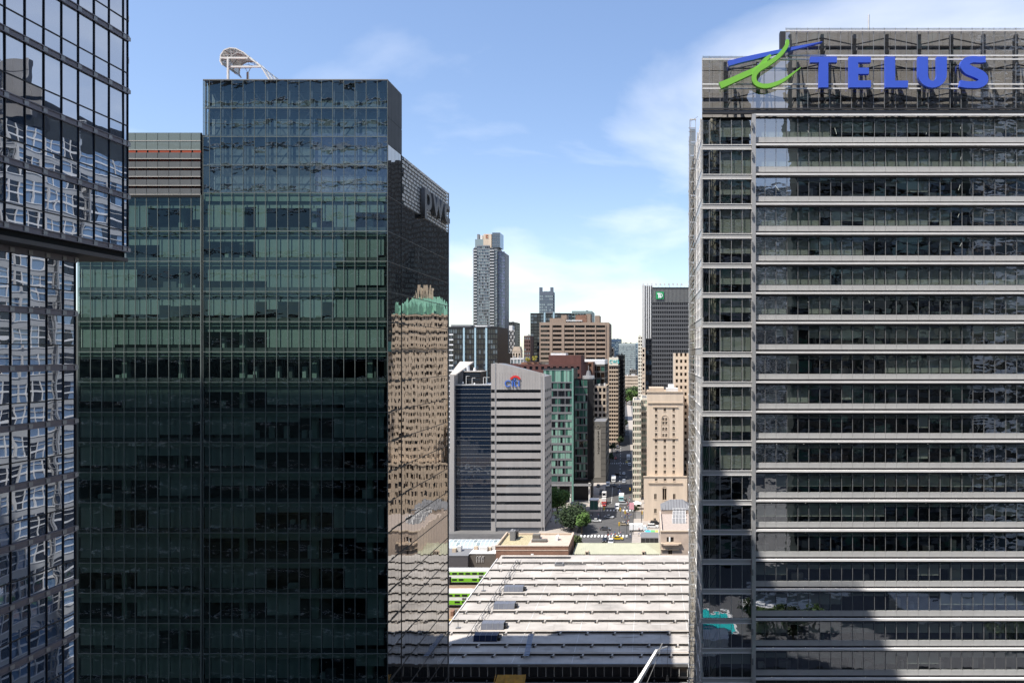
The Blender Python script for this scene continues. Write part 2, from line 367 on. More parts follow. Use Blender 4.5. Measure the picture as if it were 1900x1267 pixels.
# blank glass top of the main block: four tall rows
rows = [148, 201, 254, 307, 358]; tp = []; 
cols = blocks[1][0]
for i in range(4):
    za, zb = Z93(rows[i]), Z93(rows[i+1])
    for j in range(len(cols)-1): tp.append((cols[j]+.02, cols[j+1]-.02, Y0, Y0, zb+.03, za-.03, GTs2))
pieces(pw, 'screen_panel', tp, flat='y', tilt=.004, rng=rng)
b = MB()
for r_ in rows[1:]: b.box(XS, XR, Y0-.05, Y0+.03, Z93(r_)-.03, Z93(r_)+.03, M_mul)
for c in cols: b.box(c-.02, c+.02, Y0-.04, Y0+.02, zf[0], Z93(148), M_mul)
b.build('screen_frame', pw)
ZT = Z93(147.5); ZM = 103.7
rngb = random.Random(77); bp_ = []
M_sb = [mat('screen_back_panel_%d' % q, c, .85, var=.25, scale=.5, streak=True) for q, c in enumerate(((.30, .35, .36), (.33, .39, .40), (.27, .33, .34), (.36, .41, .42)))]
for i in range(4):
    za, zb = Z93(rows[i]), Z93(rows[i+1]); m_ = (za+zb)/2+.5
    for j in range(len(cols)-1):
        bp_.append((cols[j]+.02, cols[j+1]-.02, Y0+.9, Y0+.98, zb+.5, m_, rngb.choice(M_sb))); bp_.append((cols[j]+.02, cols[j+1]-.02, Y0+.9, Y0+.98, m_+.06, za-.25, rngb.choice(M_sb)))
pieces(pw, 'back_panel', bp_)
b = MB()
for i in range(4):
    za, zb = Z93(rows[i]), Z93(rows[i+1])
    for j in range(0, len(cols)-1, 2): 
        s_ = 1 if (j//2+i) % 2 else -1; b.bar((cols[j]+.1, Y0+.6, zb if s_ > 0 else za), (cols[min(j+2, len(cols)-1)]-.1, Y0+.6, za if s_ > 0 else zb), .035, M_alud)
        b.box(cols[j]-.1, cols[j]+.1, Y0+.45, Y0+.65, zb, za, M_alud)
    b.box(XS+.1, XR-.4, Y0+.4, Y0+.7, zb+.1, zb+.4, M_alud)
b.build('screen_brace', pw)
b = MB(); b.box(XS, XR-.02, Y0+1.1, Y0+4.9, zf[0]+.05, ZT-.15, M_dark); b.box(XS, XR-.3, Y0+5, YB-.2, zf[0]+.05, ZM-1.2, M_grey)
b.box(XS-.02, XR+.02, Y0-.03, Y0+5.05, ZT-.14, ZT, M_grey); b.build('roof', pw)
# left block louvred plant screen
zt0, zt1 = Z93(362), Z93(246)
b = MB(); b.box(XL, XS-.35, Y0+1.2, Y0+14, zt0, zt1-.3, mat('rust_red_plant_wall', (.42, .09, .05), .9)); b.build('plant_room', pw)
M_slat = mat('slate_louvre', (.16, .17, .18), .5, .2); lv = []; pc = bay_cols(XL, XS-.35, X(272, Y0)-5*1.523, 1.523)
nrow = 7; ph = (zt1-zt0)/nrow
for i in range(nrow):
    za = zt0+i*ph+.12
    for j in range(len(pc)-1):
        hh = ph*.64 if i < nrow-1 else ph*.86
        if i == nrow-2: hh = ph*.99
        lv.append((pc[j]+.03, pc[j+1]-.03, Y0-.03, Y0+.10, za, za+hh, M_slat if i < nrow-2 else GP))
pieces(pw, 'louvre_panel', lv)
b = MB()
for c in pc: b.box(c-.04, c+.04, Y0+.101, Y0+.3, zt0, zt1, M_steel)
b.box(XL, XS-.35, Y0-.1, Y0+1.2, zt0-.35, zt0-.02, M_dark)
for i in range(nrow): b.box(XL, XS-.36, Y0-.06, Y0+.25, zt0+i*ph+.02, zt0+i*ph+.10, M_conc)
b.build('screen_rail', pw)
# street side: mirror panes and the lettering screen
sc_ = [Y0+.05+1.345*k for k in range(22)]
sp = []; ZL = Zp(432, 121.3)
zs = [ZM-1.2*k for k in range(8)]; zs = [z for z in zs if z > ZL]+[ZL]
side_levels = [ZL]+[z for z in zf if z < ZL-1]
lv_main = [ZT, 107.4, ZM]+side_levels
for i in range(len(lv_main)-1):
    for j in range(21):
        y0, y1 = sc_[j], sc_[j+1]
        if lv_main[i] > ZM+.1 and y0 > Y0+4.8: continue
        if lv_main[i] <= ZM+.1 and lv_main[i+1] >= ZL-.1 and y0 > Y0+4.8: continue
        sp.append((XR, XR, y0+.02, y1-.02, lv_main[i+1]+.04, lv_main[i]-.04, GTm if lv_main[i] < ZM+.2 else GTd))
pieces(pw, 'side_pane', sp, flat='x', tilt=.0022, rng=rng)
b = MB(); b.box(XR-.3, XR-.03, Y0+.1, YB-.05, 0, ZL, M_dark); b.box(XR-.3, XR-.04, Y0+.1, Y0+5.3, ZL, ZT-.15, M_dark); b.build('side_backing', pw)
b = MB()
for z in side_levels: b.box(XR-.02, XR+.05, Y0+.06, YB, z-.05, z+.04, M_blackm)
b.box(XR-.02, XR+.07, Y0-.01, Y0+.05, 0, ZT-.15, M_steel); b.box(XR-.02, XR+.12, YB-.06, YB+.1, 0, ZM, M_alud)
b.box(XR-.02, XR+.06, Y0+5.2, Y0+5.32, 0, ZM, M_blackm)
b.build('side_transom', pw)
fr = []; M_frit = mat('pale_perforated_panel', (.55, .52, .47), .5, var=.15)
k = 0
for i in range(len(zs)-1):
    for j in range(4, 21):
        y0, y1 = sc_[j], sc_[j+1]
        for q in range(2):
            za = zs[i+1]+(zs[i]-zs[i+1])*(.5*q); sh = .67*((k+q) % 2)
            fr.append((XR-.1, XR+.02, y0+sh+.12, min(y0+sh+1.22, YB-.02), za+.17, za+(zs[i]-zs[i+1])*.5-.02, M_frit))
    k += 1
pieces(pw, 'screen_panel', fr, cap=0)
b = MB(); b.box(XR-.55, XR-.35, Y0+5.3, YB-.05, ZL, ZM-.1, M_dark)
for z in zs: b.box(XR-.34, XR-.11, Y0+5.3, YB-.05, z-.06, z+.06, M_steel)
b.build('screen_backing', pw)
def letters(txt, parent, xf, size, depth, m, offset=0.0, name='letter', squash=1.0, space=1.0):
    """each character a mesh of its own; xf(u, v, w) gives the world point"""
    off = BASE.get(parent.name, Vector((0, 0, 0))); u0 = 0
    for ch in txt:
        c = bpy.data.curves.new('t', 'FONT'); c.body = ch; c.size = size; c.extrude = depth/2; c.offset = offset; c.resolution_u = 4
        t = bpy.data.objects.new('t', c); sc.collection.objects.link(t); dg = bpy.context.evaluated_depsgraph_get()
        me = bpy.data.meshes.new_from_object(t.evaluated_get(dg)); bpy.data.objects.remove(t)
        xsv = [v.co.x for v in me.vertices]
        if not xsv: u0 += size*.3; continue
        mn, mxx = min(xsv), max(xsv)
        for v in me.vertices: v.co = Vector(xf((v.co.x-mn)*squash+u0, v.co.y, v.co.z))-off
        me.materials.clear(); me.materials.append(m)
        for p in me.polygons: p.material_index = 0
        o = bpy.data.objects.new(name, me); sc.collection.objects.link(o); o.parent = parent
        u0 += (mxx-mn)*squash+size*.07*space
sg = thing('lettering_sign', 'grey raised letters pwc on the pale screen of the teal tower', 'sign', (XR+.4, 112, 96))
letters('pwc', sg, lambda u, v, w_: (XR+.5+w_, 106.2+u, 97.9+v), 6.6, .6, mat('grey_letter_metal', (.16, .155, .15), .6, .0), offset=.13, squash=1.16)
# glazed arch on the roof
ar = thing('roof_canopy', 'white framed glass canopy curling up from the roof of the teal tower', 'canopy', (-62, 110, 112))
M_cg = glass('canopy_glass', (.55, .60, .63), 1.5, False, .01, .5, floor=.1)
prof = [(513, 147), (497, 133), (480, 121), (466, 108), (452, 101), (440, 100), (430, 104), (424, 113), (423, 124), (427, 131)]
pw3 = [(X(a, 110), Zp(c, 110)) for a, c in prof]; pw3[0] = (pw3[0][0]+3.6, 112.55)
gl = MB(); rb = MB(); tr = MB()
for k in range(len(pw3)-1):
    (xa, za), (xb, zb) = pw3[k], pw3[k+1]
    gl.poly([(xa, 108, za), (xb, 108, zb), (xb, 113, zb), (xa, 113, za)], M_cg)
    for y in (108, 109.7, 111.4, 113): rb.bar((xa, y, za), (xb, y, zb), .11, M_white)
    rb.bar((xa, 108, za), (xa, 113, za), .07, M_white)
inner = [(x+.55+.12*k, z-.75) for k, (x, z) in enumerate(pw3[:8])]
for k in range(len(inner)-1):
    for y in (108, 113):
        tr.bar((inner[k][0], y, inner[k][1]), (inner[k+1][0], y, inner[k+1][1]), .05, M_alu)
        tr.bar((inner[k][0], y, inner[k][1]), (pw3[k+1][0], y, pw3[k+1][1]), .04, M_alu); tr.bar((pw3[k][0], y, pw3[k][1]), (inner[k+1][0], y, inner[k+1][1]), .04, M_alu)
gl.build('glass_skin', ar); rb.build('rib', ar); tr.build('truss', ar)
b = MB()
for zz, xa, xb in ((Zp(118, 110), X(424, 110), X(474, 110)), (Zp(134, 110), X(437, 110), X(498, 110))): b.box(xa, xb, 107.9, 108.1, zz-.13, zz+.13, M_white)
b.box(X(437, 110), X(440, 110), 107.7, 108, 112.4, Zp(120, 110), M_white); b.box(X(437, 110), X(440, 110), 113, 113.3, 112.4, Zp(120, 110), M_white)
b.box(X(437, 110), X(513, 110), 108.2, 112.8, 103, 112.55, M_grey)
b.build('support_frame', ar)

# ================================================================== GREY OFFICE TOWER ON THE RIGHT
YT = 95.0; T0 = X(1303, YT); TD_ = 0.07498; XE = 62.0
def XT(px): return X(px, YT)
GTc = glass('grey_green_clear_glass', (.78, .82, .78), 1.6, True, .010, .5, refl=(.92, .95, 1.0), floor=.26, stretch=1.8)
GTk = glass('crown_clear_glass', (.70, .70, .68), 1.5, True, .012, .5, refl=(.9, .93, 1.0), floor=.22, stretch=1.5)
M_ledge = mat('bright_ledge_metal', (.86, .84, .82), .38, .1, var=.06)
M_span2 = mat('silver_spandrel_panel', (.50, .495, .485), .42, .1, var=.08, scale=.4)
M_bw = mat('warm_grey_backing_wall', (.40, .375, .35), .85, var=.15, scale=.25)
te = thing('office_tower', 'grey office tower with silver floor bands and a glazed crown behind big blue letters', 'tower', (35, YT, 0))
rng = random.Random(21)
zl = [Zp(215+54.84*k, YT) for k in range(26)]; zl = [z for z in zl if z > 3]
colx = [XT(1400)]; x = XT(1419.5)
while x < XE: colx.append(x); x += 1.522
colx.append(XE)
panes = []; mul = []; spn = []; led = []; rec = []; bl = []; slab = []; head = []
for i, z in enumerate(zl):
    # z is the bright ledge; below it a dark recess, the glass, a silver spandrel and a dark recess again
    zb = zl[i+1] if i+1 < len(zl) else 0
    g1 = z-.45; g0 = zb+1.14
    led.append((XT(1398), XE, YT-.42, YT-.05, z-.13, z+.13, M_ledge))
    rec.append((XT(1398), XE, YT+.10, YT+.30, z-.40, z-.145, M_steel))
    rec.append((XT(1398), XE, YT+.02, YT+.30, z+.145, z+.38, M_steel))
    for j in range(len(colx)-1):
        panes.append((colx[j]+.03, colx[j+1]-.03, YT, YT, g0+.01, g1, GTc))
        spn.append((colx[j]+.012, colx[j+1]-.012, YT-.06, YT+.2, zb+.40, zb+1.12, M_span2))
        mul.append((colx[j]-.028, colx[j]+.028, YT-.06, YT+.02, g0, g1, M_alud))
    head.append((XT(1400), XE, YT+.15, YT+.2, g1-.28, g1, M_spanD))
    slab.append((XT(1400), XE, YT+.5, YT+9.8, zb+.1, zb+.75, M_room))
    j = 0; base = rng.choice((.66, .66, .62, .7, .95, .1))
    if i in (2, 4, 9, 11): base = .12
    if i > 12: base = rng.choice((.1, .3, .6, .15))
    while j < len(colx)-1:
        run = rng.choice((2, 3, 5, 8, 9, 12)); d0 = base if rng.random() < .6 else rng.choice((.1, .66, .95, .7))
        for k in range(j, min(j+run, len(colx)-1)):
            d = d0 if rng.random() > .07 else rng.uniform(0, 1)
            bl.append((colx[k]+.06, colx[k+1]-.06, YT+.35, YT+.365, (g1-.3)-(g1-.3-g0)*d, g1-.3, M_blindT))
        j += run
pieces(te, 'window_pane', panes, flat='y', tilt=.0032, rng=rng); pieces(te, 'spandrel_panel', spn); pieces(te, 'mullion', mul)
pieces(te, 'ledge', led); pieces(te, 'recess_panel', rec); pieces(te, 'roller_blind', bl); pieces(te, 'ceiling_bulkhead', head); pieces(te, 'floor_slab', slab)
b = MB()
for i in range(1, len(zl)):
    for k in range(12):
        x = rng.uniform(XT(1405), 52); hh = rng.choice((.4, .7, .9, 1.5)); ww = rng.choice((.4, .8, 1.6))
        b.box(x, x+ww, YT+.9, YT+1.5, zl[i]+.98, zl[i]+.98+hh, rng.choice((M_blindT, M_spanD, M_blackm, M_alud)))
b.build('office_furniture', te, kind='stuff')
b = MB()
for i in range(len(zl)-1):
    for k in range(7):
        x = XT(1440)+k*4.4+rng.uniform(-.4, .4); 
        if rng.random() < .55: b.bar((x, YT+2.0, zl[i]-.9), (x+1.2, YT+5.2, zl[i]-.9), .03, mat('lit_ceiling_strip', (.9, .9, .85), emit=.8))
b.build('ceiling_lamp', te, kind='stuff')
# west bay
bayc = [XT(1304), XT(1316), XT(1336), XT(1357), XT(1377), XT(1394)]
panes = []; mul = []; bd = []; trim_ = []; bl = []
for i, z in enumerate(zl):
    zc = z-4.35+.15 if i < len(zl)-1 else 0
    zc = (zl[i+1] if i+1 < len(zl) else 0)-.05
    g1 = z-.62; g0 = zc+.12
    bd.append((XT(1303), XT(1394), YT-.10, YT+.15, zc-.56, zc+.10, M_span2))
    trim_.append((XT(1303), XT(1394.5), YT-.16, YT-.101, zc+.03, zc+.13, M_ledge)); trim_.append((XT(1303), XT(1394.5), YT-.16, YT-.101, zc-.60, zc-.50, M_ledge))
    for j in range(5): panes.append((bayc[j]+.03, bayc[j+1]-.03, YT+.02, YT+.02, g0, g1, GTc))
    for c in bayc: mul.append((c-.025, c+.025, YT-.05, YT+.03, g0, g1, M_alu))
    d = rng.choice((.65, .95, .95, .6, .1)) if i < 13 else rng.choice((.1, .5))
    for j in (2, 3, 4): bl.append((bayc[j]+.05, bayc[j+1]-.05, YT+.35, YT+.365, g1-(g1-g0)*d, g1, M_blindT))
pieces(te, 'window_pane', panes, flat='y', tilt=.0032, rng=rng); pieces(te, 'bay_band', bd); pieces(te, 'mullion', mul); pieces(te, 'roller_blind', bl); pieces(te, 'band_trim', trim_)
b = MB(); b.box(XT(1320), XT(1330), YT+1.2, YT+2.0, 0, zl[0], mat('tan_column', (.44, .40, .33), .8)); b.build('column', te)
b = MB()
for i in range(len(zl)-1):
    z1, z0 = zl[i]-.6, zl[i+1]+.1
    xa, xb = XT(1319), XT(1334)
    for q in ((xa, z1, xb, (z0+z1)/2+.8), (xb, z1, xa+.4, (z0+z1)/2+.8), (xb, (z0+z1)/2+.8, xa, z0), ):
        b.bar((q[0], YT+.7, q[1]), (q[2], YT+.7, q[3]), .045, M_steel)
    for k in range(3): b.bar((XT(1306)+k*.3, YT+.6, z0), (XT(1314)+k*.25, YT+.9, z1), .04, M_alud)
b.build('cross_brace', te)
b = MB(); b.box(XT(1394.5), XT(1401.5), YT-.45, YT+.25, 0, zl[0]+.1, M_alu); b.build('corner_mullion', te)
b = MB()
for i in range(len(zl)): b.box(XT(1393.5), XT(1396.5), YT-.7, YT-.452, zl[i]-2.0, zl[i]-1.2, M_alud)
b.build('bracket', te, kind='stuff')
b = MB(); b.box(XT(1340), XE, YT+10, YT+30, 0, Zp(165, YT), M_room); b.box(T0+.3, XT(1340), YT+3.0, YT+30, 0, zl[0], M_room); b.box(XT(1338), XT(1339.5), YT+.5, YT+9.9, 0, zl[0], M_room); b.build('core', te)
# west side face and the free-standing glass screen
slats = []; sw = []; gl_ = []
ysd = [YT+.1+1.5*k for k in range(8)]
for i in range(len(zl)-1):
    z1, z0 = zl[i], zl[i+1]
    slats.append((T0-.12, T0+.2, YT+.02, YT+30, z0-.35, z0+.75, M_span2)); slats.append((T0-.2, T0-.121, YT, YT+30, z0+.62, z0+.75, M_ledge)); slats.append((T0-.1, T0-.02, YT+.03, YT+30, z0+2.0, z0+2.25, M_ledge)); slats.append((T0-.1, T0-.02, YT+.03, YT+30, z0+3.1, z0+3.2, M_conc))
    for j in range(20):
        y = YT+.1+1.5*j
        gl_.append((T0, T0, y+.03, y+1.47, z0+.76, z1-.36, GSB if rng.random() < .6 else GD))
        if j % 4 == 0: sw.append((T0-.3, T0-.205, y-.15, y+.15, z0+.76, z1-.36, M_conc))
        if j < 9: sw.append((T0-.16, T0-.02, y-.05, y+.05, z0+.76, z1-.36, M_ledge))
pieces(te, 'side_band', slats); pieces(te, 'side_pane', gl_, cap=150, flat='x', tilt=.003, rng=rng); pieces(te, 'side_mullion', sw, cap=120)
b = MB(); yf = YT+12; xa, xb = X(1278, yf), X(1291.5, yf)
GF = glass('brown_screen_glass', (.40, .365, .31), 1.5, True, .01, .4)
zt = Zp(223, yf)
b.box(xa, xa+.09, yf-.1, yf+.1, 0, zt-2.6, M_alu); b.box(xa+.30, xa+.36, yf-.06, yf+.04, 0, zt, M_alu); b.box(xb-.10, xb-.03, yf-.06, yf+.04, 0, zt, M_alu)
b.box(xa+.12, xa+.2, yf-.06, yf+.06, 0, zt, M_alud)
b.box(xa+.12, T0, yf-.12, yf+.12, zt, zt+.16, M_ledge)
fn = []; 
for k in range(48):
    z = zt-2.1*k
    if z < 2: break
    for dz, hh in ((0, .08), (-.55, .05)): b.box(xa-.05, T0-.13, yf-.08, yf+.05, z-1.3+dz, z-1.3+dz+hh, M_alu)
    if k % 3 == 0: b.bar((xa+.35, yf, z-.2), (T0-.1, yf-5, z-1.2), .025, M_alud)
    fn.append((xa+.12, xb-.12, yf+.02, yf+.02, z-3.3, z-1.38, GF))
pieces(te, 'screen_pane', fn, flat='y', tilt=.003, rng=rng); b.build('screen_frame', te)
# crown
ck = []; rail = MB(); vm = []; b = MB(); Yc = YT-.1
zt1, zt2, zb_ = Zp(105, YT), Zp(53, YT), Zp(205, YT)
ccol = [XT(1304), XT(1316)]+[XT(1336)+1.522*k for k in range(60) if XT(1336)+1.522*k < XE]
bounds = [zb_, Zp(163, YT), Zp(109, YT), Zp(60, YT)]
for j in range(len(ccol)-1):
    hi = ccol[j] > XT(1455)
    for a in range(3 if hi else 2): ck.append((ccol[j]+.03, ccol[j+1]-.03, Yc, Yc, bounds[a]+.05, bounds[a+1]-.05, GTk))
    ck.append((ccol[j]+.03, ccol[j+1]-.03, Yc, Yc, (bounds[3] if hi else bounds[2])+.02, (zt2 if hi else zt1), GTk))
    vm.append((ccol[j]-.03, ccol[j]+.03, Yc-.06, Yc+.03, zb_, zt2 if hi else zt1, M_alud))
pieces(te, 'crown_pane', ck, flat='y', tilt=.004, rng=rng); pieces(te, 'crown_mullion', vm)
for py, xa in ((112, 1303), (158, 1303), (166, 1303), (105, 1458), (59, 1457)):
    z = Zp(py, YT); rail.box(XT(xa), XE, Yc-.2, Yc-.07, z-.08, z+.08, M_ledge)
rail.build('crown_rail', te)
b.box(XT(1303), XE, YT-.2, YT+.3, zl[0]+.5, zb_-.02, M_alud); b.box(XT(1303), XE, YT-.35, YT-.21, zl[0]+.75, zl[0]+.95, M_steel)
b.box(XT(1303), XE, YT-.3, YT-.0, zl[0]+.16, zl[0]+.45, M_steel); b.build('cornice', te)
b = MB(); cx = XT(1345); k = 0
while cx < XE:
    top = zt2-.2 if cx > XT(1450) else zt1-.2
    b.box(cx, cx+.42, YT+1.3, YT+1.8, zb_, top, M_steel); b.box(cx+.6, cx+.85, YT+3.0, YT+3.2, zb_, top, M_steel)
    for (a, c) in ((bounds[0], bounds[1]), (bounds[1], bounds[2]))+(((bounds[2], bounds[3]),) if cx > XT(1450) else ()):
        b.bar((cx+.2, YT+1.5, a), (cx+1.2, YT+3.1, c-.3), .1, M_steel)
        s_ = 1 if k % 2 else -1
        b.bar((cx+.2, YT+1.5, c-.15 if s_ > 0 else c-1.1), (cx+4.7, YT+1.5, c-1.1 if s_ > 0 else c-.15), .09, M_steel)
    k += 1; cx += 4.566
for z in (bounds[1]-1.1, bounds[2]-.9): b.box(XT(1345), XE, YT+1.35, YT+1.5, z, z+.2, M_steel)
b.box(XT(1460), XE, YT+1.35, YT+1.5, bounds[3]-1.5, bounds[3]-1.3, M_steel)
b.build('crown_truss', te)
bw = []; x = T0+.3
while x < XE:
    top = zt2+1.75 if x > XT(1455) else zt1+1.6
    for (a, c) in ((zb_, bounds[1]-.4), (bounds[1]-.3, bounds[2]-.0))+(((bounds[2]-.4, bounds[3]-.6), (bounds[3]-.5, top)) if x > XT(1455) else ((bounds[2]-.4, top),)):
        bw.append((x, min(x+1.48, XE), YT+4.2, YT+4.4, a+.5, c, M_bw))
    x += 1.522
pieces(te, 'backing_panel', bw)
b = MB(); b.box(T0+.2, XE, YT+4.45, YT+6, zl[0], zb_+.4, M_room); b.box(10.6, XE, YT+6.01, YT+28, zl[0], zb_+.3, M_room); b.box(T0+.4, XE, YT+4.45, YT+5.2, zb_+.45, zt1+1.55, M_steel); b.box(10.6, XE, YT+5.3, YT+26, zb_+.45, zt1-2.5, M_dark); b.box(XT(1459), XE, YT+4.46, YT+5.3, zt1+1.56, zt2+1.7, M_steel)
b.bar((XT(1637.5), YT+6, zt2-1), (XT(1637.5), YT+6, Zp(28, YT+6)), .14, M_alu, 6); b.build('roof', te)
# --- sign: swoosh and letters
M_blue = mat('royal_blue_sign', (.055, .12, .62), .45, var=.03); M_green = mat('lime_green_sign', (.22, .55, .07), .45, var=.03)
def sgn(u, v): return (X(u, YT-1), Zp(v, YT-1))
ts = thing('rooftop_sign', 'royal blue capital letters TELUS on the crown of the grey tower', 'sign', (35, YT-1, 112))
def flatletter(outline, parent, m, name='letter'):
    P_ = [sgn(*p) for p in outline]
    bb = bmesh.new(); off = BASE[parent.name]
    vs = [bb.verts.new((p[0]-off[0], YT-1.0-off[1], p[1]-off[2])) for p in P_]
    f = bb.faces.new(vs); r = bmesh.ops.extrude_face_region(bb, geom=[f])
    for v in r['geom']:
        if isinstance(v, bmesh.types.BMVert): v.co.y += .55
    bmesh.ops.triangulate(bb, faces=[f for f in bb.faces if len(f.verts) > 4]); bmesh.ops.recalc_face_normals(bb, faces=bb.faces)
    me = bpy.data.meshes.new(name); bb.to_mesh(me); me.materials.append(m); o = bpy.data.objects.new(name, me); sc.collection.objects.link(o); o.parent = parent; return o
flatletter([(1503.8, 105.5), (1553, 105.5), (1553, 116.3), (1537, 116.3), (1537, 162.5), (1519.5, 162.5), (1519.5, 116.3), (1503.8, 116.3)], ts, M_blue)
flatletter([(1575.4, 105.5), (1616, 105.5), (1616, 116.2), (1592.5, 116.2), (1592.5, 126), (1612.5, 126), (1612.5, 137.6), (1592.5, 137.6), (1592.5, 149.6), (1616, 149.6), (1616, 162.5), (1575.4, 162.5)], ts, M_blue)
flatletter([(1643, 105.5), (1661, 105.5), (1661, 150), (1685.3, 150), (1684.5, 162.7), (1643, 162.7)], ts, M_blue)
U = [(1703.7, 105.5), (1722, 105.5), (1722, 138)]
U += [(1730.3-8.3*math.cos(a), 139+11.5*math.sin(a)) for a in [math.pi*k/8 for k in range(9)]]
U += [(1738.6, 105.5), (1757, 105.5), (1757, 137)]
U += [(1730.3+26.7*math.cos(a), 138+25*math.sin(a)) for a in [math.pi*k/14 for k in range(1, 14)]]+[(1703.7, 137)]
flatletter(U, ts, M_blue)
def ribbon(ctrl, n=8):
    """variable width stroke through (x, y, width) points, as an outline"""
    pts = []
    for i in range(len(ctrl)-1):
        p0 = ctrl[max(i-1, 0)]; p1 = ctrl[i]; p2 = ctrl[i+1]; p3 = ctrl[min(i+2, len(ctrl)-1)]
        for k in range(n):
            t = k/n; q = []
            for d in range(3):
                q.append(.5*((2*p1[d])+(-p0[d]+p2[d])*t+(2*p0[d]-5*p1[d]+4*p2[d]-p3[d])*t*t+(-p0[d]+3*p1[d]-3*p2[d]+p3[d])*t**3))
            pts.append(q)
    pts.append(list(ctrl[-1])); L = []; Rr = []
    for i, p in enumerate(pts):
        a = pts[max(i-1, 0)]; c = pts[min(i+1, len(pts)-1)]; dx_, dy_ = c[0]-a[0], c[1]-a[1]; l = math.hypot(dx_, dy_) or 1
        nx, ny = -dy_/l, dx_/l; L.append((p[0]+nx*p[2]/2, p[1]+ny*p[2]/2)); Rr.append((p[0]-nx*p[2]/2, p[1]-ny*p[2]/2))
    return L+Rr[::-1]
flatletter(ribbon([(1829, 110, 12), (1817, 111, 11.5), (1805, 110.5, 12), (1794.5, 114, 15), (1791, 121.5, 17.5), (1797, 129.5, 18), (1811, 135.5, 18), (1822.5, 142, 18), (1824.5, 150, 17.5), (1816, 156.5, 14), (1804, 157.5, 12.5), (1792, 157, 12.5), (1781.5, 155, 12.5)]), ts, M_blue)
tg = thing('rooftop_sign', 'green and blue swoosh emblem on the crown left of the blue letters', 'sign', (17, YT-1, 114))
flatletter(ribbon([(1351.5, 118, 9.5), (1372, 112.5, 9), (1400, 106, 8.5), (1430, 99, 7), (1460, 92.5, 6), (1490, 86, 4.5), (1526, 77.6, .6)]), tg, M_blue, 'blue_stroke')
o_ = flatletter(ribbon([(1336, 159.5, 12), (1357, 150.5, 11), (1380, 140, 10.5), (1400, 131, 9.5), (1411, 123, 8.5), (1420, 112, 8), (1430, 102.5, 3)]), tg, M_green, 'green_stroke'); o_.location.y -= .12
o_ = flatletter(ribbon([(1460.5, 75, 5), (1460, 84, 7), (1452, 97, 7.5), (1440, 109, 7.5), (1424, 120, 8.5), (1406, 131, 9.5), (1399, 143, 8.5), (1402, 155, 8.5), (1416, 161, 8), (1434, 158.5, 7.5), (1455, 149, 5.5), (1485, 126.5, .8)]), tg, M_green, 'green_stroke'); o_.location.y -= .24
b = MB()
for px_, py_ in ((1375, 112), (1440, 103), (1425, 155), (1345, 155), (1465, 100)): b.bar((X(px_, 94), 94.5, Zp(py_, 94)), (X(px_, 94), 95.2, Zp(py_, 94)), .06, M_steel)
b.build('bracket', tg)
b = MB()
for px_ in (1528, 1584, 1652, 1713, 1748, 1800, 1820):
    for py_ in (112, 156): b.bar((X(px_, 94), 94.5, Zp(py_, 94)), (X(px_, 94), 95.2, Zp(py_, 94)), .06, M_steel)
b.build('bracket', ts)

# ================================================================== CITY BUILDINGS
def facade(T, side, a0, a1, pl, z0, z1, nf, nc, wall, gls, sp=.38, pr=.25, d=.45, rng=None, proud=False, top=0.0, trim=None, pane_n=1, cap=300, skipz=0):
    """grid of recessed windows between real spandrels and piers. side S: faces -Y at y=pl, W: faces -X, E: faces +X at x=pl"""
    rng = rng or random.Random(int(abs(a0*13+z1*7+nf)))
    if not isinstance(gls, (list, tuple)): gls = [gls]
    fh = (z1-top-z0)/nf; bw = (a1-a0)/nc; W = []; wl = MB(); b2 = MB()
    def bx(m, u0, u1, o0, o1, za, zb, mt):
        if side == 'S': m.box(u0, u1, pl+o0, pl+o1, za, zb, mt)
        elif side == 'W': m.box(pl+o0, pl+o1, u0, u1, za, zb, mt)
        else: m.box(pl-o1, pl-o0, u0, u1, za, zb, mt)
    pj = -.12 if proud else .04
    for i in range(nf+1):
        z = z0+i*fh; zt = min(z+fh*sp, z1)
        if i == nf: zt = z1
        if zt > z: bx(wl, a0, a1, 0.0, d, z, zt, wall)
    for j in range(nc+1):
        u = a0+j*bw; w = bw*pr/2
        if w > 0: bx(b2, max(u-w, a0+(.0 if proud else .02)), min(u+w, a1-(.0 if proud else .02)), pj, d-.03, z0, z1-.02, trim or wall)
    for i in range(nf):
        if i < skipz: continue
        for j in range(nc):
            for q in range(pane_n):
                u0 = a0+j*bw+bw*pr/2; u1 = a0+(j+1)*bw-bw*pr/2; s_ = (u1-u0)/pane_n; ua, ub = u0+q*s_+(.04 if pane_n > 1 else 0), u0+(q+1)*s_-(.04 if pane_n > 1 else 0)
                za, zb = z0+i*fh+fh*sp+.01, z0+(i+1)*fh-.01; m = rng.choice(gls)
                if side == 'S': W.append((ua, ub, pl+d-.12, pl+d-.12, za, zb, m))
                elif side == 'W': W.append((pl+d-.12, pl+d-.12, ua, ub, za, zb, m))
                else: W.append((pl-d+.12, pl-d+.12, ua, ub, za, zb, m))
    dist = pl if side == 'S' else a0
    kd = 'stuff' if fh*sp*F/dist < 7 else None
    wl.build('spandrel', T, kind=kd); b2.build('pier', T, kind=kd)
    if not W: return
    wp = (W[0][1]-W[0][0])*F/dist if side == 'S' else 3
    pieces(T, 'window', W, cap=cap if wp >= 8 else 0, flat='y' if side == 'S' else 'x', tilt=.004, rng=rng)
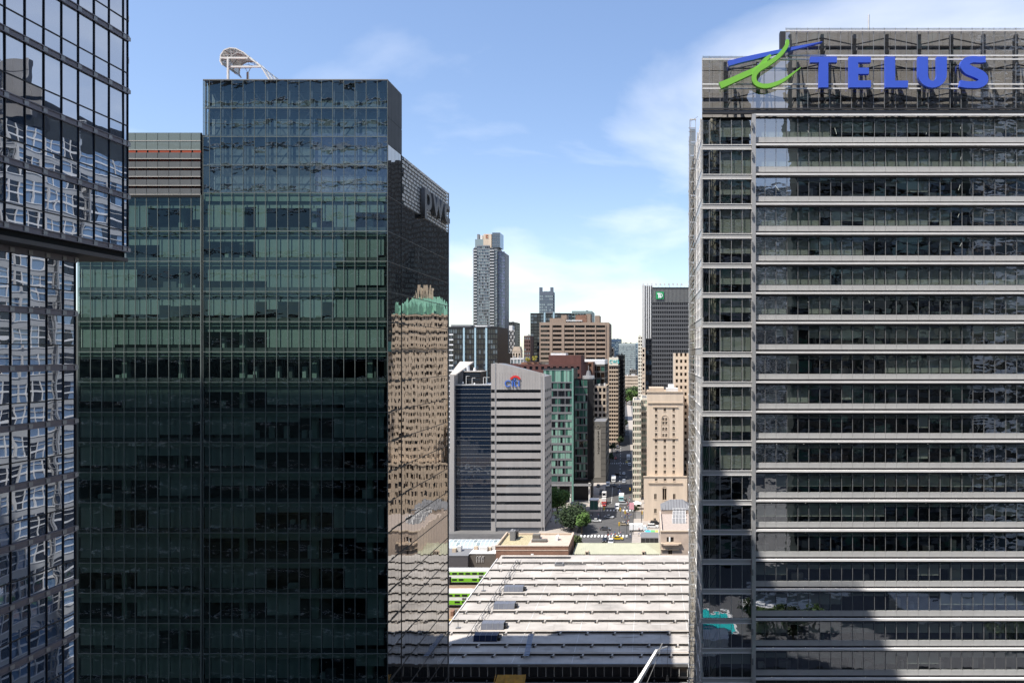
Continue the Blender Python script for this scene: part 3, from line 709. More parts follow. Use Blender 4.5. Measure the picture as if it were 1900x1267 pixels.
def body(T, x0, x1, y0, y1, z0, z1, m, roof=None, par=1.0, inset=.46, ins_e=None, ins_w=None, name='wall'):
    b = MB(); b.box(x0+(inset if ins_w else 0), x1-(inset if ins_e else 0), y0+inset, y1, z0, z1-par, M_dark if inset > .3 and False else m)
    b.build(name, T)
    if roof:
        b = MB(); b.box(x0+.3, x1-.3, y0+.5, y1-.3, z1-par+.003, z1-par+.15, roof); b.build('roof', T)
        b = MB(); b.box(x0, x1, y0+.455, y0+.75, z1-par+.151, z1-.004, m); b.box(x0, x0+.29, y0+.76, y1, z1-par+.151, z1-.003, m); b.box(x1-.29, x1, y0+.76, y1, z1-par+.151, z1-.003, m); b.box(x0+.3, x1-.3, y1-.29, y1, z1-par+.152, z1-.005, m); b.build('parapet', T)
def roofbox(T, items, name='rooftop_unit'):
    for x0, x1, y0, y1, z0, z1, m in items: MB().box(x0, x1, y0, y1, z0, z1, m).build(name, T)
def px4(l, r, y): return X(l, y), X(r, y)

# ---- grey ribbed tower with the red arc sign
yc0 = 290; x0, x1 = px4(919, 1005, yc0)
ci = thing('office_tower', 'light grey metal tower with black window bands and a sloping top behind the station', 'tower', (x0+10, yc0, 0))
zb0 = Zp(722.8, yc0); pitch = 15.95*yc0/F
spc = []; sp = MB(); wi = []; zc_ = zb0
sp.box(x0, x1+1.2, yc0, yc0+.5, zc_, Zp(694, yc0), M_citi)
sp.prism([(x0, yc0, Zp(694, yc0)+.002), (x1+1.2, yc0, Zp(694, yc0)+.002), (x1+1.2, yc0, Zp(694.5, yc0)+.3), (x0, yc0, Zp(673, yc0))][:4], (0, .5, 0), M_citi)
k = 0
while zc_ > 2:
    hb = 5.7*yc0/F
    wi.append((x0+.5, x1-.35, yc0+.25, yc0+.3, zc_-hb, zc_-.005, GD))
    spc.append((x0, x1+1.2, yc0, yc0+.5, max(zc_-pitch, 0), zc_-hb-.01, M_citi)); spc.append((x0, x0+.48, yc0, yc0+.5, zc_-hb-.009, zc_-.001, M_citi)); spc.append((x1-.33, x1+1.2, yc0, yc0+.5, zc_-hb-.009, zc_-.001, M_citi))
    zc_ -= pitch; k += 1
sp.build('top_cladding', ci); pieces(ci, 'spandrel', spc); pieces(ci, 'window_band', wi)
b = MB(); x = x0+.6
while x < x1: b.box(x, x+.08, yc0-.05, yc0-.003, zb0+.1, Zp(690, yc0)-.2, M_citi); x += 1.16
b.box(x0-.05, x0+.12, yc0-.2, yc0+.3, 0, Zp(673, yc0), M_alu); b.box(x1-.1, x1+.08, yc0-.16, yc0-.004, 0, Zp(697, yc0), M_alu)
b.box(x1+1.0, x1+1.25, yc0-.14, yc0-.004, 0, Zp(697, yc0), M_alu); b.build('rib', ci)
# chamfered east side
ye = 311; xe = x1+1.25; es = MB(); ew = []; zc_ = zb0
es.box(xe-.5, xe, yc0+.51, ye, zc_, Zp(697, yc0)-.3, M_citi)
while zc_ > 2:
    es.box(xe-.5, xe, yc0+.51, ye, max(zc_-pitch, 0), zc_-hb-.01, M_citi)
    for q in range(5): 
        es.box(xe-.5, xe-.01, yc0+.52+q*4.8, yc0+.52+q*4.8+1.6, zc_-hb-.009, zc_-.001, M_citi)
    ew.append((xe-.2, xe-.2, yc0+.6, ye, zc_-hb, zc_-.01, GD2)); zc_ -= pitch
es.build('side_spandrel', ci); pieces(ci, 'side_window', ew, cap=0, flat='x')
b = MB(); b.box(x0+.1, xe-.55, yc0+.52, ye-.1, 0, Zp(697, yc0)-.5, M_grey); b.prism([(x0+.05, yc0+.52, Zp(697, yc0)), (xe-.55, yc0+.52, Zp(697, yc0)-.4), (x0+.05, yc0+.52, Zp(674, yc0)-.3)], (0, 20, 0), M_grey); b.build('core', ci)
# recessed glass wing and its left column
y2 = yc0+2.0; xa, xb = px4(843, 912, y2); ztop = Zp(715, y2)
pn = []; tr = MB(); zc_ = ztop; nx = 14; GNV = glass('navy_glass', (.010, .018, .034), 1.75, False, .02, .4)
while zc_ > 3:
    for j in range(nx):
        w_ = (xb-xa)/nx
        pn.append((xa+j*w_+.02, xa+(j+1)*w_-.02, y2, y2, zc_-1.55, zc_-.02, GNV)); pn.append((xa+j*w_+.02, xa+(j+1)*w_-.02, y2, y2, zc_-pitch+.02, zc_-1.6, GNV))
    tr.box(xa, xb, y2-.12, y2+.1, zc_-.08, zc_+.06, M_alud); tr.box(xa, xb, y2-.10, y2+.1, zc_-1.60, zc_-1.48, M_alud)
    sp2 = MB(); zc_ -= pitch
pieces(ci, 'glass_pane', pn, flat='y', tilt=.003); tr.build('transom', ci)
b = MB(); b.box(xa, xb, y2+.15, y2+18, 0, ztop-.1, M_black); b.box(xa, xb, y2-.1, y2+18.1, ztop, ztop+.4, M_alu)
b.box(xb+.02, x0-.06, yc0+1.0, yc0+20, 0, Zp(675, yc0), M_citi)
zc_ = zb0
while zc_ > 2: b.box(xb+.1, x0-.5, yc0+.94, yc0+.998, zc_-hb, zc_, GD); zc_ -= pitch
xl0, xl1 = px4(834.5, 842.5, yc0); b.box(xl0, xl1, yc0, yc0+19, 0, Zp(697, yc0), M_citi)
b.prism([(xl0, yc0, Zp(697, yc0)+.01), (xl1+.8, yc0, Zp(697, yc0)+.01), (X(861, yc0), yc0+16, Zp(673, yc0+16)), (X(834, yc0), yc0+16, Zp(673, yc0+16))], (0, 0, .5), M_roofw)
b.box(xl1+.02, xl1+2, y2+4, y2+18.2, ztop+.41, Zp(690, y2), M_grey)
b.build('side_wing', ci)
b = MB(); pa, pb = px4(849, 892, y2+5); b.box(pa, pb, y2+5, y2+16, ztop+.42, Zp(690, y2+5), M_black)
for zz in (694, 698, 704): b.box(pa+1.5, pb-.3, y2+4.85, y2+4.99, Zp(zz, y2+5)-.1, Zp(zz, y2+5)+.1, GB)
b.box(pa-1.2, pb+.4, y2+4.6, y2+16.3, Zp(690, y2+5)+.01, Zp(690, y2+5)+.4, M_roofw); b.build('plant_room', ci)
for u, v, s_ in ((867, 682, 1.2), (881, 684, .7), (866, 708, .35), (887, 710, .4)):
    b = MB(); c_ = Vector((X(u, y2+8), y2+(8 if v < 700 else 2), Zp(v, y2+8))); b.bar(c_+Vector((0, 0, -s_*1.6)), c_+Vector((0, 0, s_*.7)), s_, M_white, 8, s_*.7); b.build('roof_vent', ci)
b = MB()
for u, h_ in ((865, 14), (876, 11), (897, 12), (902, 12)):
    z_ = ztop+.4; b.bar((X(u, y2+2), y2+2, z_), (X(u, y2+2), y2+2, z_+h_*.25), .12, M_white); b.bar((X(u, y2+2), y2+2, z_+h_*.25), (X(u+6, y2+2), y2+2, z_+h_*.25), .1, M_white)
b.build('roof_davit', ci)
cs = thing('wall_sign', 'blue letters citi under a red arc on the grey ribbed tower', 'sign', (X(950, yc0-.4), yc0-.5, Zp(710, yc0)))
M_cb = mat('sign_blue', (.06, .15, .50), .5, var=.02); M_red = mat('sign_red', (.62, .03, .03), .5, var=.02)
# strokes of the four letters, each a mesh of its own (the two i have no dot: the arc stands over them)
def stroke(T, ctrl, m, name='letter'):
    o_ = ribbon(ctrl, 5); b = MB(); yy = yc0-.45; n = len(o_)//2
    for i in range(n-1): 
        q = [o_[i], o_[i+1], o_[-2-i], o_[-1-i]]; b.prism([(X(u, yy), yy, Zp(v, yy)) for u, v in q], (0, .3, 0), m)
    return b.build(name, T)
stroke(cs, [(946.6, 707.6, 1.8), (943, 706.3, 1.8), (939, 707.6, 1.8), (937.2, 711.6, 1.9), (939, 715.6, 1.8), (943, 716.9, 1.8), (946.6, 715.6, 1.8)], M_cb)
stroke(cs, [(950.3, 706.3, 2.2), (950.3, 712, 2.2), (950.3, 717, 2.2)], M_cb)
o1 = stroke(cs, [(954.5, 702, 2.2), (954.5, 709, 2.2), (955, 714.8, 2.2), (957, 716.8, 2), (959.2, 716.5, 1.8)], M_cb); stroke(cs, [(952.8, 706.9, 1.8), (956, 706.9, 1.8), (959, 706.9, 1.8)], M_cb, 'letter_bar')
stroke(cs, [(962.6, 706.3, 2.2), (962.6, 712, 2.2), (962.6, 717, 2.2)], M_cb)
stroke(cs, [(947.2, 703.6, 3), (951, 699.8, 3.4), (956, 698.4, 3.6), (961, 699.8, 3.4), (964.8, 703.6, 3)], M_red, 'red_arc')

# ---- green glass tower
yg = 345; x0, x1 = px4(1008, 1062, yg); zt = Zp(690, yg); z0 = Zp(897, yg)
gt = thing('office_tower', 'green glass office tower with pale blinds standing on columns beside the street', 'tower', ((x0+x1)/2, yg, 0))
body(gt, x0, x1, yg, yg+26, z0, Zp(684, yg), M_black, M_grey, .8)
nf = 14
fq = (zt-5.6-z0)/(nf-1); zq = z0+fq*9
facade(gt, 'S', x0, x1, yg, z0, zq-.005, 9, 4, M_grey, [GGL, GGL, GG, GD], .26, .08, .3, pane_n=3)
facade(gt, 'S', x0, x1, yg, zq, zt-5.6, nf-10, 4, M_grey, [GD, GD, GG], .26, .08, .3, pane_n=3)
facade(gt, 'S', x0, x1, yg, zt-5.5, zt+1.2, 1, 5, M_grey, [GGL, GG, GGL], .08, .06, .3, pane_n=2, top=.3)
x2, x3 = px4(1066, 1100.5, yg+12); y2_ = yg+12
gt2 = gt
body(gt2, X(1062, yg)+.02, x3, y2_, y2_+9, z0, Zp(703, y2_), M_black, M_grey, .8)
facade(gt2, 'S', X(1062, yg)+.02, X(1090, y2_), y2_, z0, Zp(705, y2_), nf-1, 3, M_grey, [GG, GGL, GD, GG], .2, .08, .3, pane_n=2, cap=60)
facade(gt2, 'S', X(1090, y2_)+.02, x3, y2_+.5, z0, Zp(705, y2_), nf-1, 2, M_grey, [GG, GG, GD, GGL], .2, .08, .3, pane_n=2, cap=60)
facade(gt2, 'E', y2_+.6, y2_+9, x3, z0, Zp(705, y2_), nf-1, 3, M_grey, [GD, GG, GP], .22, .1, .3)
b = MB(); b.bar((X(1092, 365), 365, Zp(703, 365)), (X(1092, 365), 365, Zp(697, 365)), 3.2, M_alu, 12); b.bar((X(1092, 365), 365, Zp(697, 365)), (X(1092, 365), 365, Zp(688, 365)), 1.6, M_grey, 8, .9); b.bar((X(1092, 365), 365, Zp(688, 365)), (X(1092, 365), 365, Zp(678, 365)), .12, M_alu)
b.build('roof_drum', gt)
b = MB()
for xx in (x0+1, (x0+x1)/2, x1-1, x3-1): b.bar((xx, yg+2, 0), (xx, yg+2, z0), .55, M_conc, 8)
b.build('column', gt); b = MB(); b.box(x0+1, x3-.5, yg+8, yg+20, 0, z0-.02, M_black); b.box(x0, x3, yg-.1, yg+.4, z0-1.3, z0-.02, M_grey); b.box(x0, x3, yg-.15, yg-.105, z0-.7, z0-.55, M_white); b.build('podium', gt)
b = MB(); b.box(X(1061, yg), X(1064, yg), yg-.2, yg+.6, 0, Zp(684, yg), mat('green_fin', (.16, .30, .25), .5)); b.build('corner_fin', gt)

# ---- brown-black block with tall letters
ya = 400; x0, x1 = px4(1098, 1124, ya); zt = Zp(782, ya)
T = thing('hotel_block', 'dark stone block with a round emblem and vertical lettering beside the street', 'building', (x0+4, ya, 0))
M_ds = mat('dark_taupe_stone', (.13, .12, .105), .85)
body(T, x0, x1, ya, ya+30, 0, zt, M_ds, M_grey, 1.0, inset=.02)
facade(T, 'E', ya+1, ya+30, x1+.3, 0, zt, 9, 7, M_ds, [GD], .5, .4, .3)
b = MB()
for k in range(10): b.box(x0+.1, x1-.1, ya-.03, ya+.015, zt*k/10+.4, zt*k/10+.52, M_black)
b.build('joint', T); M_lt = mat('dull_bronze_letter', (.34, .31, .26), .6)
o = thing('vertical_sign', 'dark vertical letters STRATHCONA on a taupe panel under a round emblem', 'sign', (x0+4, ya-.2, 20))
M_ld = mat('dark_letter', (.02, .015, .012), .7)
MB().box(X(1102, ya), X(1115, ya), ya-.10, ya-.035, 3, Zp(796.5, ya), mat('taupe_sign_panel', (.24, .22, .19), .85)).build('panel', o)
for i, ch in enumerate('STRATHCONA'): letters(ch, o, lambda u, v, w_, i=i: (X(1109, ya)+u, ya-.16+w_, Zp(802.5+4.35*i, ya)+v), 1.5, .1, M_ld, offset=.03)
b = MB()
for k in range(12):
    a, c = 2*math.pi*k/12, 2*math.pi*(k+1)/12; b.bar((X(1110, ya)+.9*math.cos(a), ya-.1, zt-3+.9*math.sin(a)), (X(1110, ya)+.9*math.cos(c), ya-.1, zt-3+.9*math.sin(c)), .13, M_lt)
b.bar((X(1110, ya), ya-.1, zt-3.6), (X(1110, ya), ya-.1, zt-2.4), .12, M_lt); b.build('emblem', o)

# ---- street wall of the left side, farther on
def simple(name, label, cat, l, r, yy, dep, ztpx, wall, gls, nf, nc, sp=.38, pr=.25, E=None, W=None, zbase=0, roof=M_grey, top=1.2, pane_n=1, d=.45, trim=None, proud=False, par=1.0, group=None, ne=6):
    x0, x1 = px4(l, r, yy); zt = Zp(ztpx, yy)
    T = thing(name, label, cat, ((x0+x1)/2, yy, zbase), group=group)
    body(T, x0, x1, yy, yy+dep, zbase, zt, wall, roof, par, inset=d+.01, ins_e=E, ins_w=W)
    facade(T, 'S', x0, x1, yy, zbase, zt, nf, nc, wall, gls, sp, pr, d, top=top, pane_n=pane_n, trim=trim, proud=proud)
    rr = random.Random(int(l*7+yy)); ww_ = x1-x0; bq = MB()
    for q in range(4):
        ax = x0+ww_*rr.uniform(.08, .75); ay = yy+dep*rr.uniform(.15, .7); sz = ww_*rr.uniform(.06, .18); bq.box(ax, ax+sz, ay, ay+sz, zt-par+.16+q*.002, zt+rr.uniform(.3, 1.2)*min(2.0, yy/350), rr.choice((M_grey, M_conc, M_alud, M_ds)))
    bq.build('rooftop_unit', T, kind='stuff')
    if E: facade(T, 'E', yy+d+.02, yy+dep, x1, zbase, zt, nf, ne, E if E is not True else wall, gls, sp, pr, d, top=top, cap=0)
    if W: facade(T, 'W', yy+d+.02, yy+dep, x0, zbase, zt, nf, ne, W if W is not True else wall, gls, sp, pr, d, top=top, cap=0)
    return T, x0, x1, zt
simple('stone_building', 'narrow tan stone building with paired windows behind the dark lettered block', 'building', 1102, 1125, 440, 30, 716, M_beiged, [GD, GD2], 13, 3, .35, .35, E=True, ne=8)
T, xa, xb, zt = simple('office_building', 'dark glazed building under a bright white roof slab behind the green tower', 'building', 1076, 1122, 470, 40, 676, M_ds, [GD, GD2, GG], 15, 6, .25, .12, E=True)
b = MB(); b.box(xa, xb, 470.3, 505, zt+.01, zt+3.2, M_white); b.build('roof_slab', T)
T, xa, xb, zt = simple('office_building', 'cream topped slab building with teal letters on its head wall', 'building', 1130, 1147, 560, 50, 663, M_beiged, [GD, GD2], 22, 4, .42, .18, E=M_black, ne=9)
b = MB(); b.box(xa-.1, xb+.1, 559.2, 559.95, Zp(678, 560), Zp(663, 560), M_cream); b.build('head_wall', T)
o = thing('wall_sign', 'teal letters CWS on the cream head wall of the slab building', 'sign', (xa, 559, Zp(670, 560)))
letters('CWS', o, lambda u, v, w_: (xa+.4+u, 559.05+w_, Zp(674, 560)+v), 3.9, .15, mat('teal_letter', (.02, .42, .42), .5), offset=.1, squash=.85)
T, *_ = simple('office_building', 'nearly black slab rising just behind the cream topped building', 'building', 1143, 1157, 600, 40, 658, M_black, [GD], 20, 3, .3, .2, E=True, ne=10)
simple('stone_building', 'small tan penthouse building peeking over the cream head wall', 'building', 1128, 1138, 640, 20, 646, M_beige, [GD2], 20, 3, .5, .4)

# ---- brick group in the middle
T, xa, xb, zt = simple('brick_building', 'low dark red brick building with planted roof terrace behind the grey tower', 'building', 925, 1078, 420, 40, 676, M_redbr, [GD], 15, 14, .55, .5, roof=M_brick)
b = MB(); b.box(X(1018, 430), X(1078, 430), 430, 455, zt-.9, Zp(659, 430), M_redbr); b.build('penthouse', T)
b = MB(); b.box(X(968, 430), X(1000, 430), 428, 436, zt-.9, zt+1.2, M_brick); b.build('terrace_wall', T)
b = MB(); b.box(X(1022, 433), X(1050, 433), 433, 445, Zp(659, 430)+.01, Zp(655, 430), M_white); b.build('vent_housing', T)
T, xa, xb, zt = simple('brick_building', 'orange brown brick roof block beside the green tower top', 'building', 1040, 1100, 455, 30, 671, M_brick, [GD2], 15, 6, .5, .5, roof=M_roofw)
b = MB(); b.box(X(1030, 440), X(1058, 440), 460, 468, zt, zt+3.4, GP); b.build('plant_box', T)
# stone tower with columns, white and blue annex
T, xa, xb, zt = simple('stone_tower', 'small beige stone tower with arched top windows and a mansard cap', 'tower', 951, 966, 505, 8, 652, M_beige, [GD2], 16, 3, .3, .4)
b = MB(); b.prism([(xa-.2, 504.8, zt), (xb+.2, 504.8, zt), (xb-.8, 504.8, Zp(643, 505)), (xa+.8, 504.8, Zp(643, 505))], (0, 8, 0), M_beiged); b.build('roof', T)
simple('office_building', 'small white and pale blue block in front of the stone tower', 'building', 947, 972, 480, 14, 664, M_conc, [GB, GP], 15, 4, .3, .3)
# diagrid
yy = 760; xa, xb = px4(935, 955, yy); zt = Zp(612, yy)
T = thing('lattice_tower', 'slim tower wrapped in a white diamond lattice', 'tower', (xa, yy, 0))
b = MB(); b.box(xa+.4, xb-.4, yy+.8, yy+20, 0, zt-1, M_black); b.build('core', T); b = MB()
n_ = 17; hh = 7.4
for k in range(n_):
    z = zt-.5-k*hh
    if z < 8: break
    for q in range(3):
        u0 = xa+(xb-xa)*q/3; u1 = xa+(xb-xa)*(q+1)/3; um = (u0+u1)/2
        b.bar((u0, yy, z), (um, yy, z-hh/2), .26, M_white); b.bar((u1, yy, z), (um, yy, z-hh/2), .26, M_white); b.bar((um, yy, z-hh/2), (u0, yy, z-hh), .26, M_white); b.bar((um, yy, z-hh/2), (u1, yy, z-hh), .26, M_white)
b.build('lattice', T); b = MB()
for k in range(36): b.box(xa+.3, xb-.3, yy+.5, yy+.9, zt-1-k*3.6, zt-.4-k*3.6, M_conc)
b.box(xa, xa+9, yy+2, yy+14, zt-1, zt+5, M_white); b.build('floor_edge', T)
T, *_ = simple('dark_tower', 'short black slab tower behind the white lattice tower', 'tower', 932, 957, 900, 30, 598, M_black, [GD], 34, 6, .3, .3, E=True)
simple('brown_tower', 'slim brown brick tower with a column of white windows', 'tower', 972, 984, 700, 20, 623, mat('plum_brown_brick', (.14, .085, .07), .85), [GD2, GP], 24, 3, .4, .4)
# dark slab at the left with pale vertical strips
yy = 520; T, xa, xb, zt = simple('office_slab', 'wide charcoal slab with three pale blue vertical strips', 'building', 826, 923, yy, 40, 606, M_black, [GD, GD, GB], 24, 22, .25, .14, top=2, d=.4)
b = MB()
for u in (861, 882, 902.5): b.box(X(u-1.6, yy), X(u+1.6, yy), yy-.5, yy+.2, 22, zt-1, mat('pale_blue_strip', (.38, .52, .58), .5))
b.build('vertical_strip', T); b = MB(); z = 4
while z < zt-4: b.box(X(832, yy), X(841, yy), yy-.3, yy-.01, z, z+1.0, M_white); z += 3.9
b.build('stair_band', T); b = MB(); b.box(X(834, yy), X(871, yy), yy+4, yy+20, zt-.5, zt+1.6, M_grey); b.box(X(878, yy), X(901, yy), yy+5, yy+16, zt-.6, zt+1.0, M_white); b.build('plant_room', T)
b = MB(); b.box(X(920, 540), X(932, 540), 540, 580, 0, Zp(655, 540), M_black); b.box(X(921, 540), X(929, 540), 539.6, 539.99, Zp(640, 540), Zp(618, 540), M_brown); b.build('side_block', T)
# tall condo
yy = 700; xa, xb = px4(877, 935, yy); zt = Zp(455, yy)
T = thing('condo_tower', 'tallest pale blue glass condominium tower with stepped crown', 'tower', ((xa+xb)/2, yy, 0))
xm = X(922, yy); M_sl = mat('balcony_slab', (.45, .45, .45), .8)
b = MB(); b.box(xa+1, xm, yy+1.8, yy+26, 0, zt-2, M_grey); b.box(xm-.01, xb, yy+6, yy+26, 0, zt-7, M_grey); b.build('core', T)
facade(T, 'S', X(885, yy), X(909, yy), yy, 0, zt, 60, 8, M_alud, [GP, GB, GP, GD], .22, .14, .5, top=1, cap=0)
for a, c in ((xa, X(885, yy)), (X(909, yy), X(917, yy))):
    b = MB(); W_ = []
    for k in range(60):
        z = k*(zt-3)/60; b.box(a, c, yy-.6, yy+1.7, z, z+.35, M_sl); b.box(a, c, yy-.6, yy-.5, z+.36, z+1.2, M_sl); W_.append((a+.2, c-.2, yy+1.75, yy+1.75, z+.4, z+2.9, GD))
    b.build('balcony', T); pieces(T, 'window', W_, cap=0, flat='y')
facade(T, 'S', X(917, yy)+.02, xm, yy+.8, 0, zt-4, 60, 2, M_alud, [GP, GB], .22, .14, .5, top=1, cap=0)
facade(T, 'S', xm+.02, xb, yy+4, 0, zt-6, 58, 4, mat('violet_blue_cladding', (.14, .16, .23), .5), [GB, glass('violet_window', (.10, .11, .19), 1.8, False)], .2, .1, .4, top=1, cap=0)
b = MB(); b.box(X(896, yy), X(911, yy), yy+2, yy+20, zt-2, Zp(433.5, yy), M_beige); b.build('crown_block', T)
b = MB(); b.box(X(913, yy), X(927.5, yy), yy+1, yy+18, zt-2, Zp(431.5, yy), GB)
for k in range(5): b.box(X(913, yy)-.05+k*1.98, X(913, yy)+.15+k*1.98, yy+.8, yy+.99, zt-2, Zp(431.5, yy)+.3, M_alud)
for k in range(4): b.box(X(913, yy), X(927.5, yy), yy+.75, yy+.79, zt+k*3.6, zt+.2+k*3.6, M_alud)
b.build('crown_glass', T)
b = MB(); b.box(X(880, yy), X(913, yy), yy+3, yy+22, zt-2.01, Zp(443, yy), GP); b.build('crown_step', T)
b = MB(); b.box(X(883, yy), X(887, yy), yy+5, yy+9, Zp(443, yy), Zp(433, yy), M_grey); b.box(X(889, yy), X(893, yy), yy+5, yy+9, Zp(443, yy), Zp(435, yy), M_conc); b.build('rooftop_unit', T)
o = thing('emblem_sign', 'small orange emblem on the stone crown of the tall condominium', 'sign', (X(903, yy), yy+1.7, Zp(438, yy)))
b = MB(); b.box(X(900.5, yy), X(905, yy), yy+1.6, yy+1.9, Zp(441, yy), Zp(439.5, yy), mat('orange_sign', (.45, .16, .08), .6)); b.box(X(900.5, yy), X(901.7, yy), yy+1.6, yy+1.9, Zp(439.4, yy), Zp(435.5, yy), MATS['orange_sign']); b.box(X(901.8, yy), X(905, yy), yy+1.6, yy+1.9, Zp(436.8, yy), Zp(435.5, yy), MATS['orange_sign']); b.build('emblem', o)
# small distant tower
T, xa, xb, zt = simple('distant_tower', 'small far tower with two corner horns on its flat top', 'tower', 1000.5, 1026, 1500, 30, 541, mat('slate_cladding', (.10, .12, .15), .6), [GB, GP, GP], 34, 7, .35, .2, E=True, top=8)
b = MB(); b.box(xa, xa+6, 1500.5, 1510, zt, Zp(533, 1500), MATS['slate_cladding']); b.box(xb-6, xb, 1500.5, 1510, zt, Zp(533, 1500), MATS['slate_cladding']); b.build('corner_horn', T)
# dark glass behind the brown one
yy = 760; T, xa, xb, zt = simple('office_tower', 'black glass tower with white floor lines behind the brown block', 'tower', 984, 1060, yy, 40, 581, M_black, [GD, GD, GB], 34, 12, .22, .1, W=True, top=1.5)
b = MB(); b.box(X(1009, yy), X(1012, yy), yy-.4, yy-.01, 20, zt+1, MATS['pale_blue_strip']); b.box(X(1026, yy), X(1029, yy), yy-.4, yy-.01, 20, zt+1, MATS['pale_blue_strip']); b.build('vertical_strip', T)
T, xa, xb, zt = simple('office_tower', 'grey green glass block with a dark corner behind the brown block', 'tower', 1061, 1098, 745, 40, 577, mat('sage_cladding', (.22, .28, .27), .6), [GB, GG, GD], 34, 7, .3, .12, top=3)
# brown block
yy = 600; x0, x1 = px4(1001, 1124, yy); zt = Zp(598, yy)
T = thing('office_block', 'broad brown concrete office block with strips of dark windows in six columns', 'building', ((x0+x1)/2, yy, 0))
M_bw2 = mat('brown_concrete_darker', (.30, .22, .165), .85)  # slightly darker brown for the penthouse blocks
body(T, x0, x1+2.5, yy, yy+40, 0, zt, M_brown, M_grey, 1, inset=.91)
nfl = 26; fh = 8.45*yy/F; z1 = zt-2.6
cols6 = [(1003, 1020), (1025, 1042), (1047, 1065), (1067, 1085), (1087, 1104), (1106, 1123)]
sp = MB(); W_ = []; pr_ = MB(); z = z1; sp.box(x0, x1, yy, yy+.9, z1, zt, M_brown)
i = 0
while z > 4:
    sp.box(x0, x1, yy, yy+.9, z-fh, z-fh*.52, M_brown)
    for a, c in cols6:
        if a < 1046 and i == 8: continue
        A, C = X(a, yy), X(c, yy); s_ = (C-A)/6
        for q in range(6): W_.append((A+q*s_+.12, A+(q+1)*s_-.12, yy+.62, yy+.62, z-fh*.52+.01, z-.01, rng.choice((GD2, GD2, GD, GD2))))
    z -= fh; i += 1
prev = x0
for a, c in cols6+[(1124.2, 0)]:
    A = X(a, yy); pr_.box(prev, A, yy-.25 if a != 1003 else yy+.02, yy+.88, z, z1+.5, M_brown); 
    if c: prev = X(c, yy)
sp.build('spandrel', T); pr_.build('pier', T); pieces(T, 'window', W_, cap=0, flat='y')
b = MB(); b.box(x0+.2, x1-.2, yy+.64, yy+.9, z, z1, M_black); b.build('window_backing', T)
for i_, (l, r, t_) in enumerate(((1019, 1049, 590), (1067, 1088, 584), (1087, 1095, 582), (1103, 1112, 585), (1040, 1050, 584))):
    b = MB(); b.box(X(l, yy), X(r, yy), yy+3+i_*.3, yy+20, zt-.9, Zp(t_, yy), [M_bw2, M_brick, M_bw2, M_bw2, M_bw2][i_]); b.build('penthouse', T)
b = MB(); b.box(X(1050, yy), X(1080, yy), yy+1.2, yy+9, Zp(595.5, yy), Zp(594, yy), M_white)
for k in range(6): b.bar((X(1052, yy)+k*2.6, yy+1.6, zt-1), (X(1052, yy)+k*2.6, yy+1.6, Zp(595, yy)), .1, M_white)
b.build('roof_canopy', T)
b = MB(); b.box(x1+.01, x1+3, yy+.3, yy+39, 0, zt-.6, M_brown); b.build('side_wall', T)
# far end of the street
simple('distant_tower', 'far dark blue glass tower left of the street axis', 'tower', 1129, 1152, 1900, 60, 629, mat('navy_cladding', (.06, .10, .16), .6), [GB, GB, GP], 30, 8, .3, .1, top=6)
simple('distant_tower', 'far pale sage office slab at the end of the street', 'tower', 1148, 1179, 1300, 40, 637, mat('pale_sage', (.34, .38, .37), .7), [GP, GB, GP], 26, 12, .45, .2, top=5)
simple('distant_tower', 'far light blue glass tower right of the sage slab', 'tower', 1179.5, 1196, 1350, 40, 636, mat('light_blue_cladding', (.36, .45, .50), .6), [GP, GB], 26, 5, .3, .15, top=3)
simple('institution', 'low beige institutional building with rows of small windows closing the street', 'building', 1152, 1198, 1150, 40, 697, M_beige, [GD, GD2], 7, 22, .45, .4)
simple('institution', 'small grey pavilion on top of the low beige institution', 'building', 1168, 1182, 1200, 20, 686, M_ds, [GD], 9, 4, .5, .4)
simple('distant_tower', 'slim far stone spire block beside the striped tower', 'tower', 1184, 1192, 1000, 20, 624, M_cream, [GD2], 20, 2, .5, .4)
# white striped tower, thin beige, dark glass, black grid tower
yy = 640; x0, x1 = px4(1192, 1212, yy); zt = Zp(530, yy)
T = thing('striped_tower', 'tall tower edge with white vertical fins left of the black grid tower', 'tower', (x0, yy, 0))
b = MB(); b.box(x0, x1, yy+.6, yy+30, 0, zt, M_steel); b.build('wall', T); b = MB()
for k in range(6): b.box(x0+k*1.8, x0+k*1.8+.85, yy, yy+.59, 0, zt+.5, M_white)
for k in range(10): b.box(x0+k*4, x0+k*4+1.6, yy+1, yy+2, zt+.51, zt+2.2, M_conc)
b.box(x0-.4, x0+2.0, yy-.3, yy-.01, 0, zt+.6, M_conc); b.build('fin', T)
simple('slender_tower', 'narrow beige slab wedged between the street and the black tower', 'tower', 1190.5, 1197.5, 520, 20, 645, M_beige, [M_beige, GD], 22, 1, .4, .5)
simple('glass_tower', 'dark blue glass sliver in front of the black grid tower', 'tower', 1197.7, 1209.5, 525, 20, 628, M_black, [GD, GB, GD], 22, 2, .25, .2)
yy = 560; x0, x1 = px4(1210, 1284, yy); zt = Zp(535, yy)
T = thing('office_tower', 'black steel grid tower with a small green square sign at its top', 'tower', (x0+12, yy, 0))
nfl = 30; fh = 7.97*yy/F; z1 = Zp(561, yy)
body(T, x0, x1+8, yy, yy+45, 0, zt, M_steel, M_dark, 1, inset=.61)
nf_ = int(z1/fh)
facade(T, 'S', x0, x1+8, yy, z1-nf_*fh, z1, nf_, 27, mat('grey_steel_spandrel', (.13, .13, .135), .6), [M_black], .34, .26, .6, trim=MATS['grey_steel_spandrel'], proud=True)
b = MB(); x = x0
b.box(x0, x1+8, yy+.05, yy+.6, z1+.01, zt, mat('grey_louvre', (.22, .22, .21), .6))
while x < x1+8: b.box(x, x+.3, yy-.2, yy+.04, z1, zt, M_steel); x += 1.1
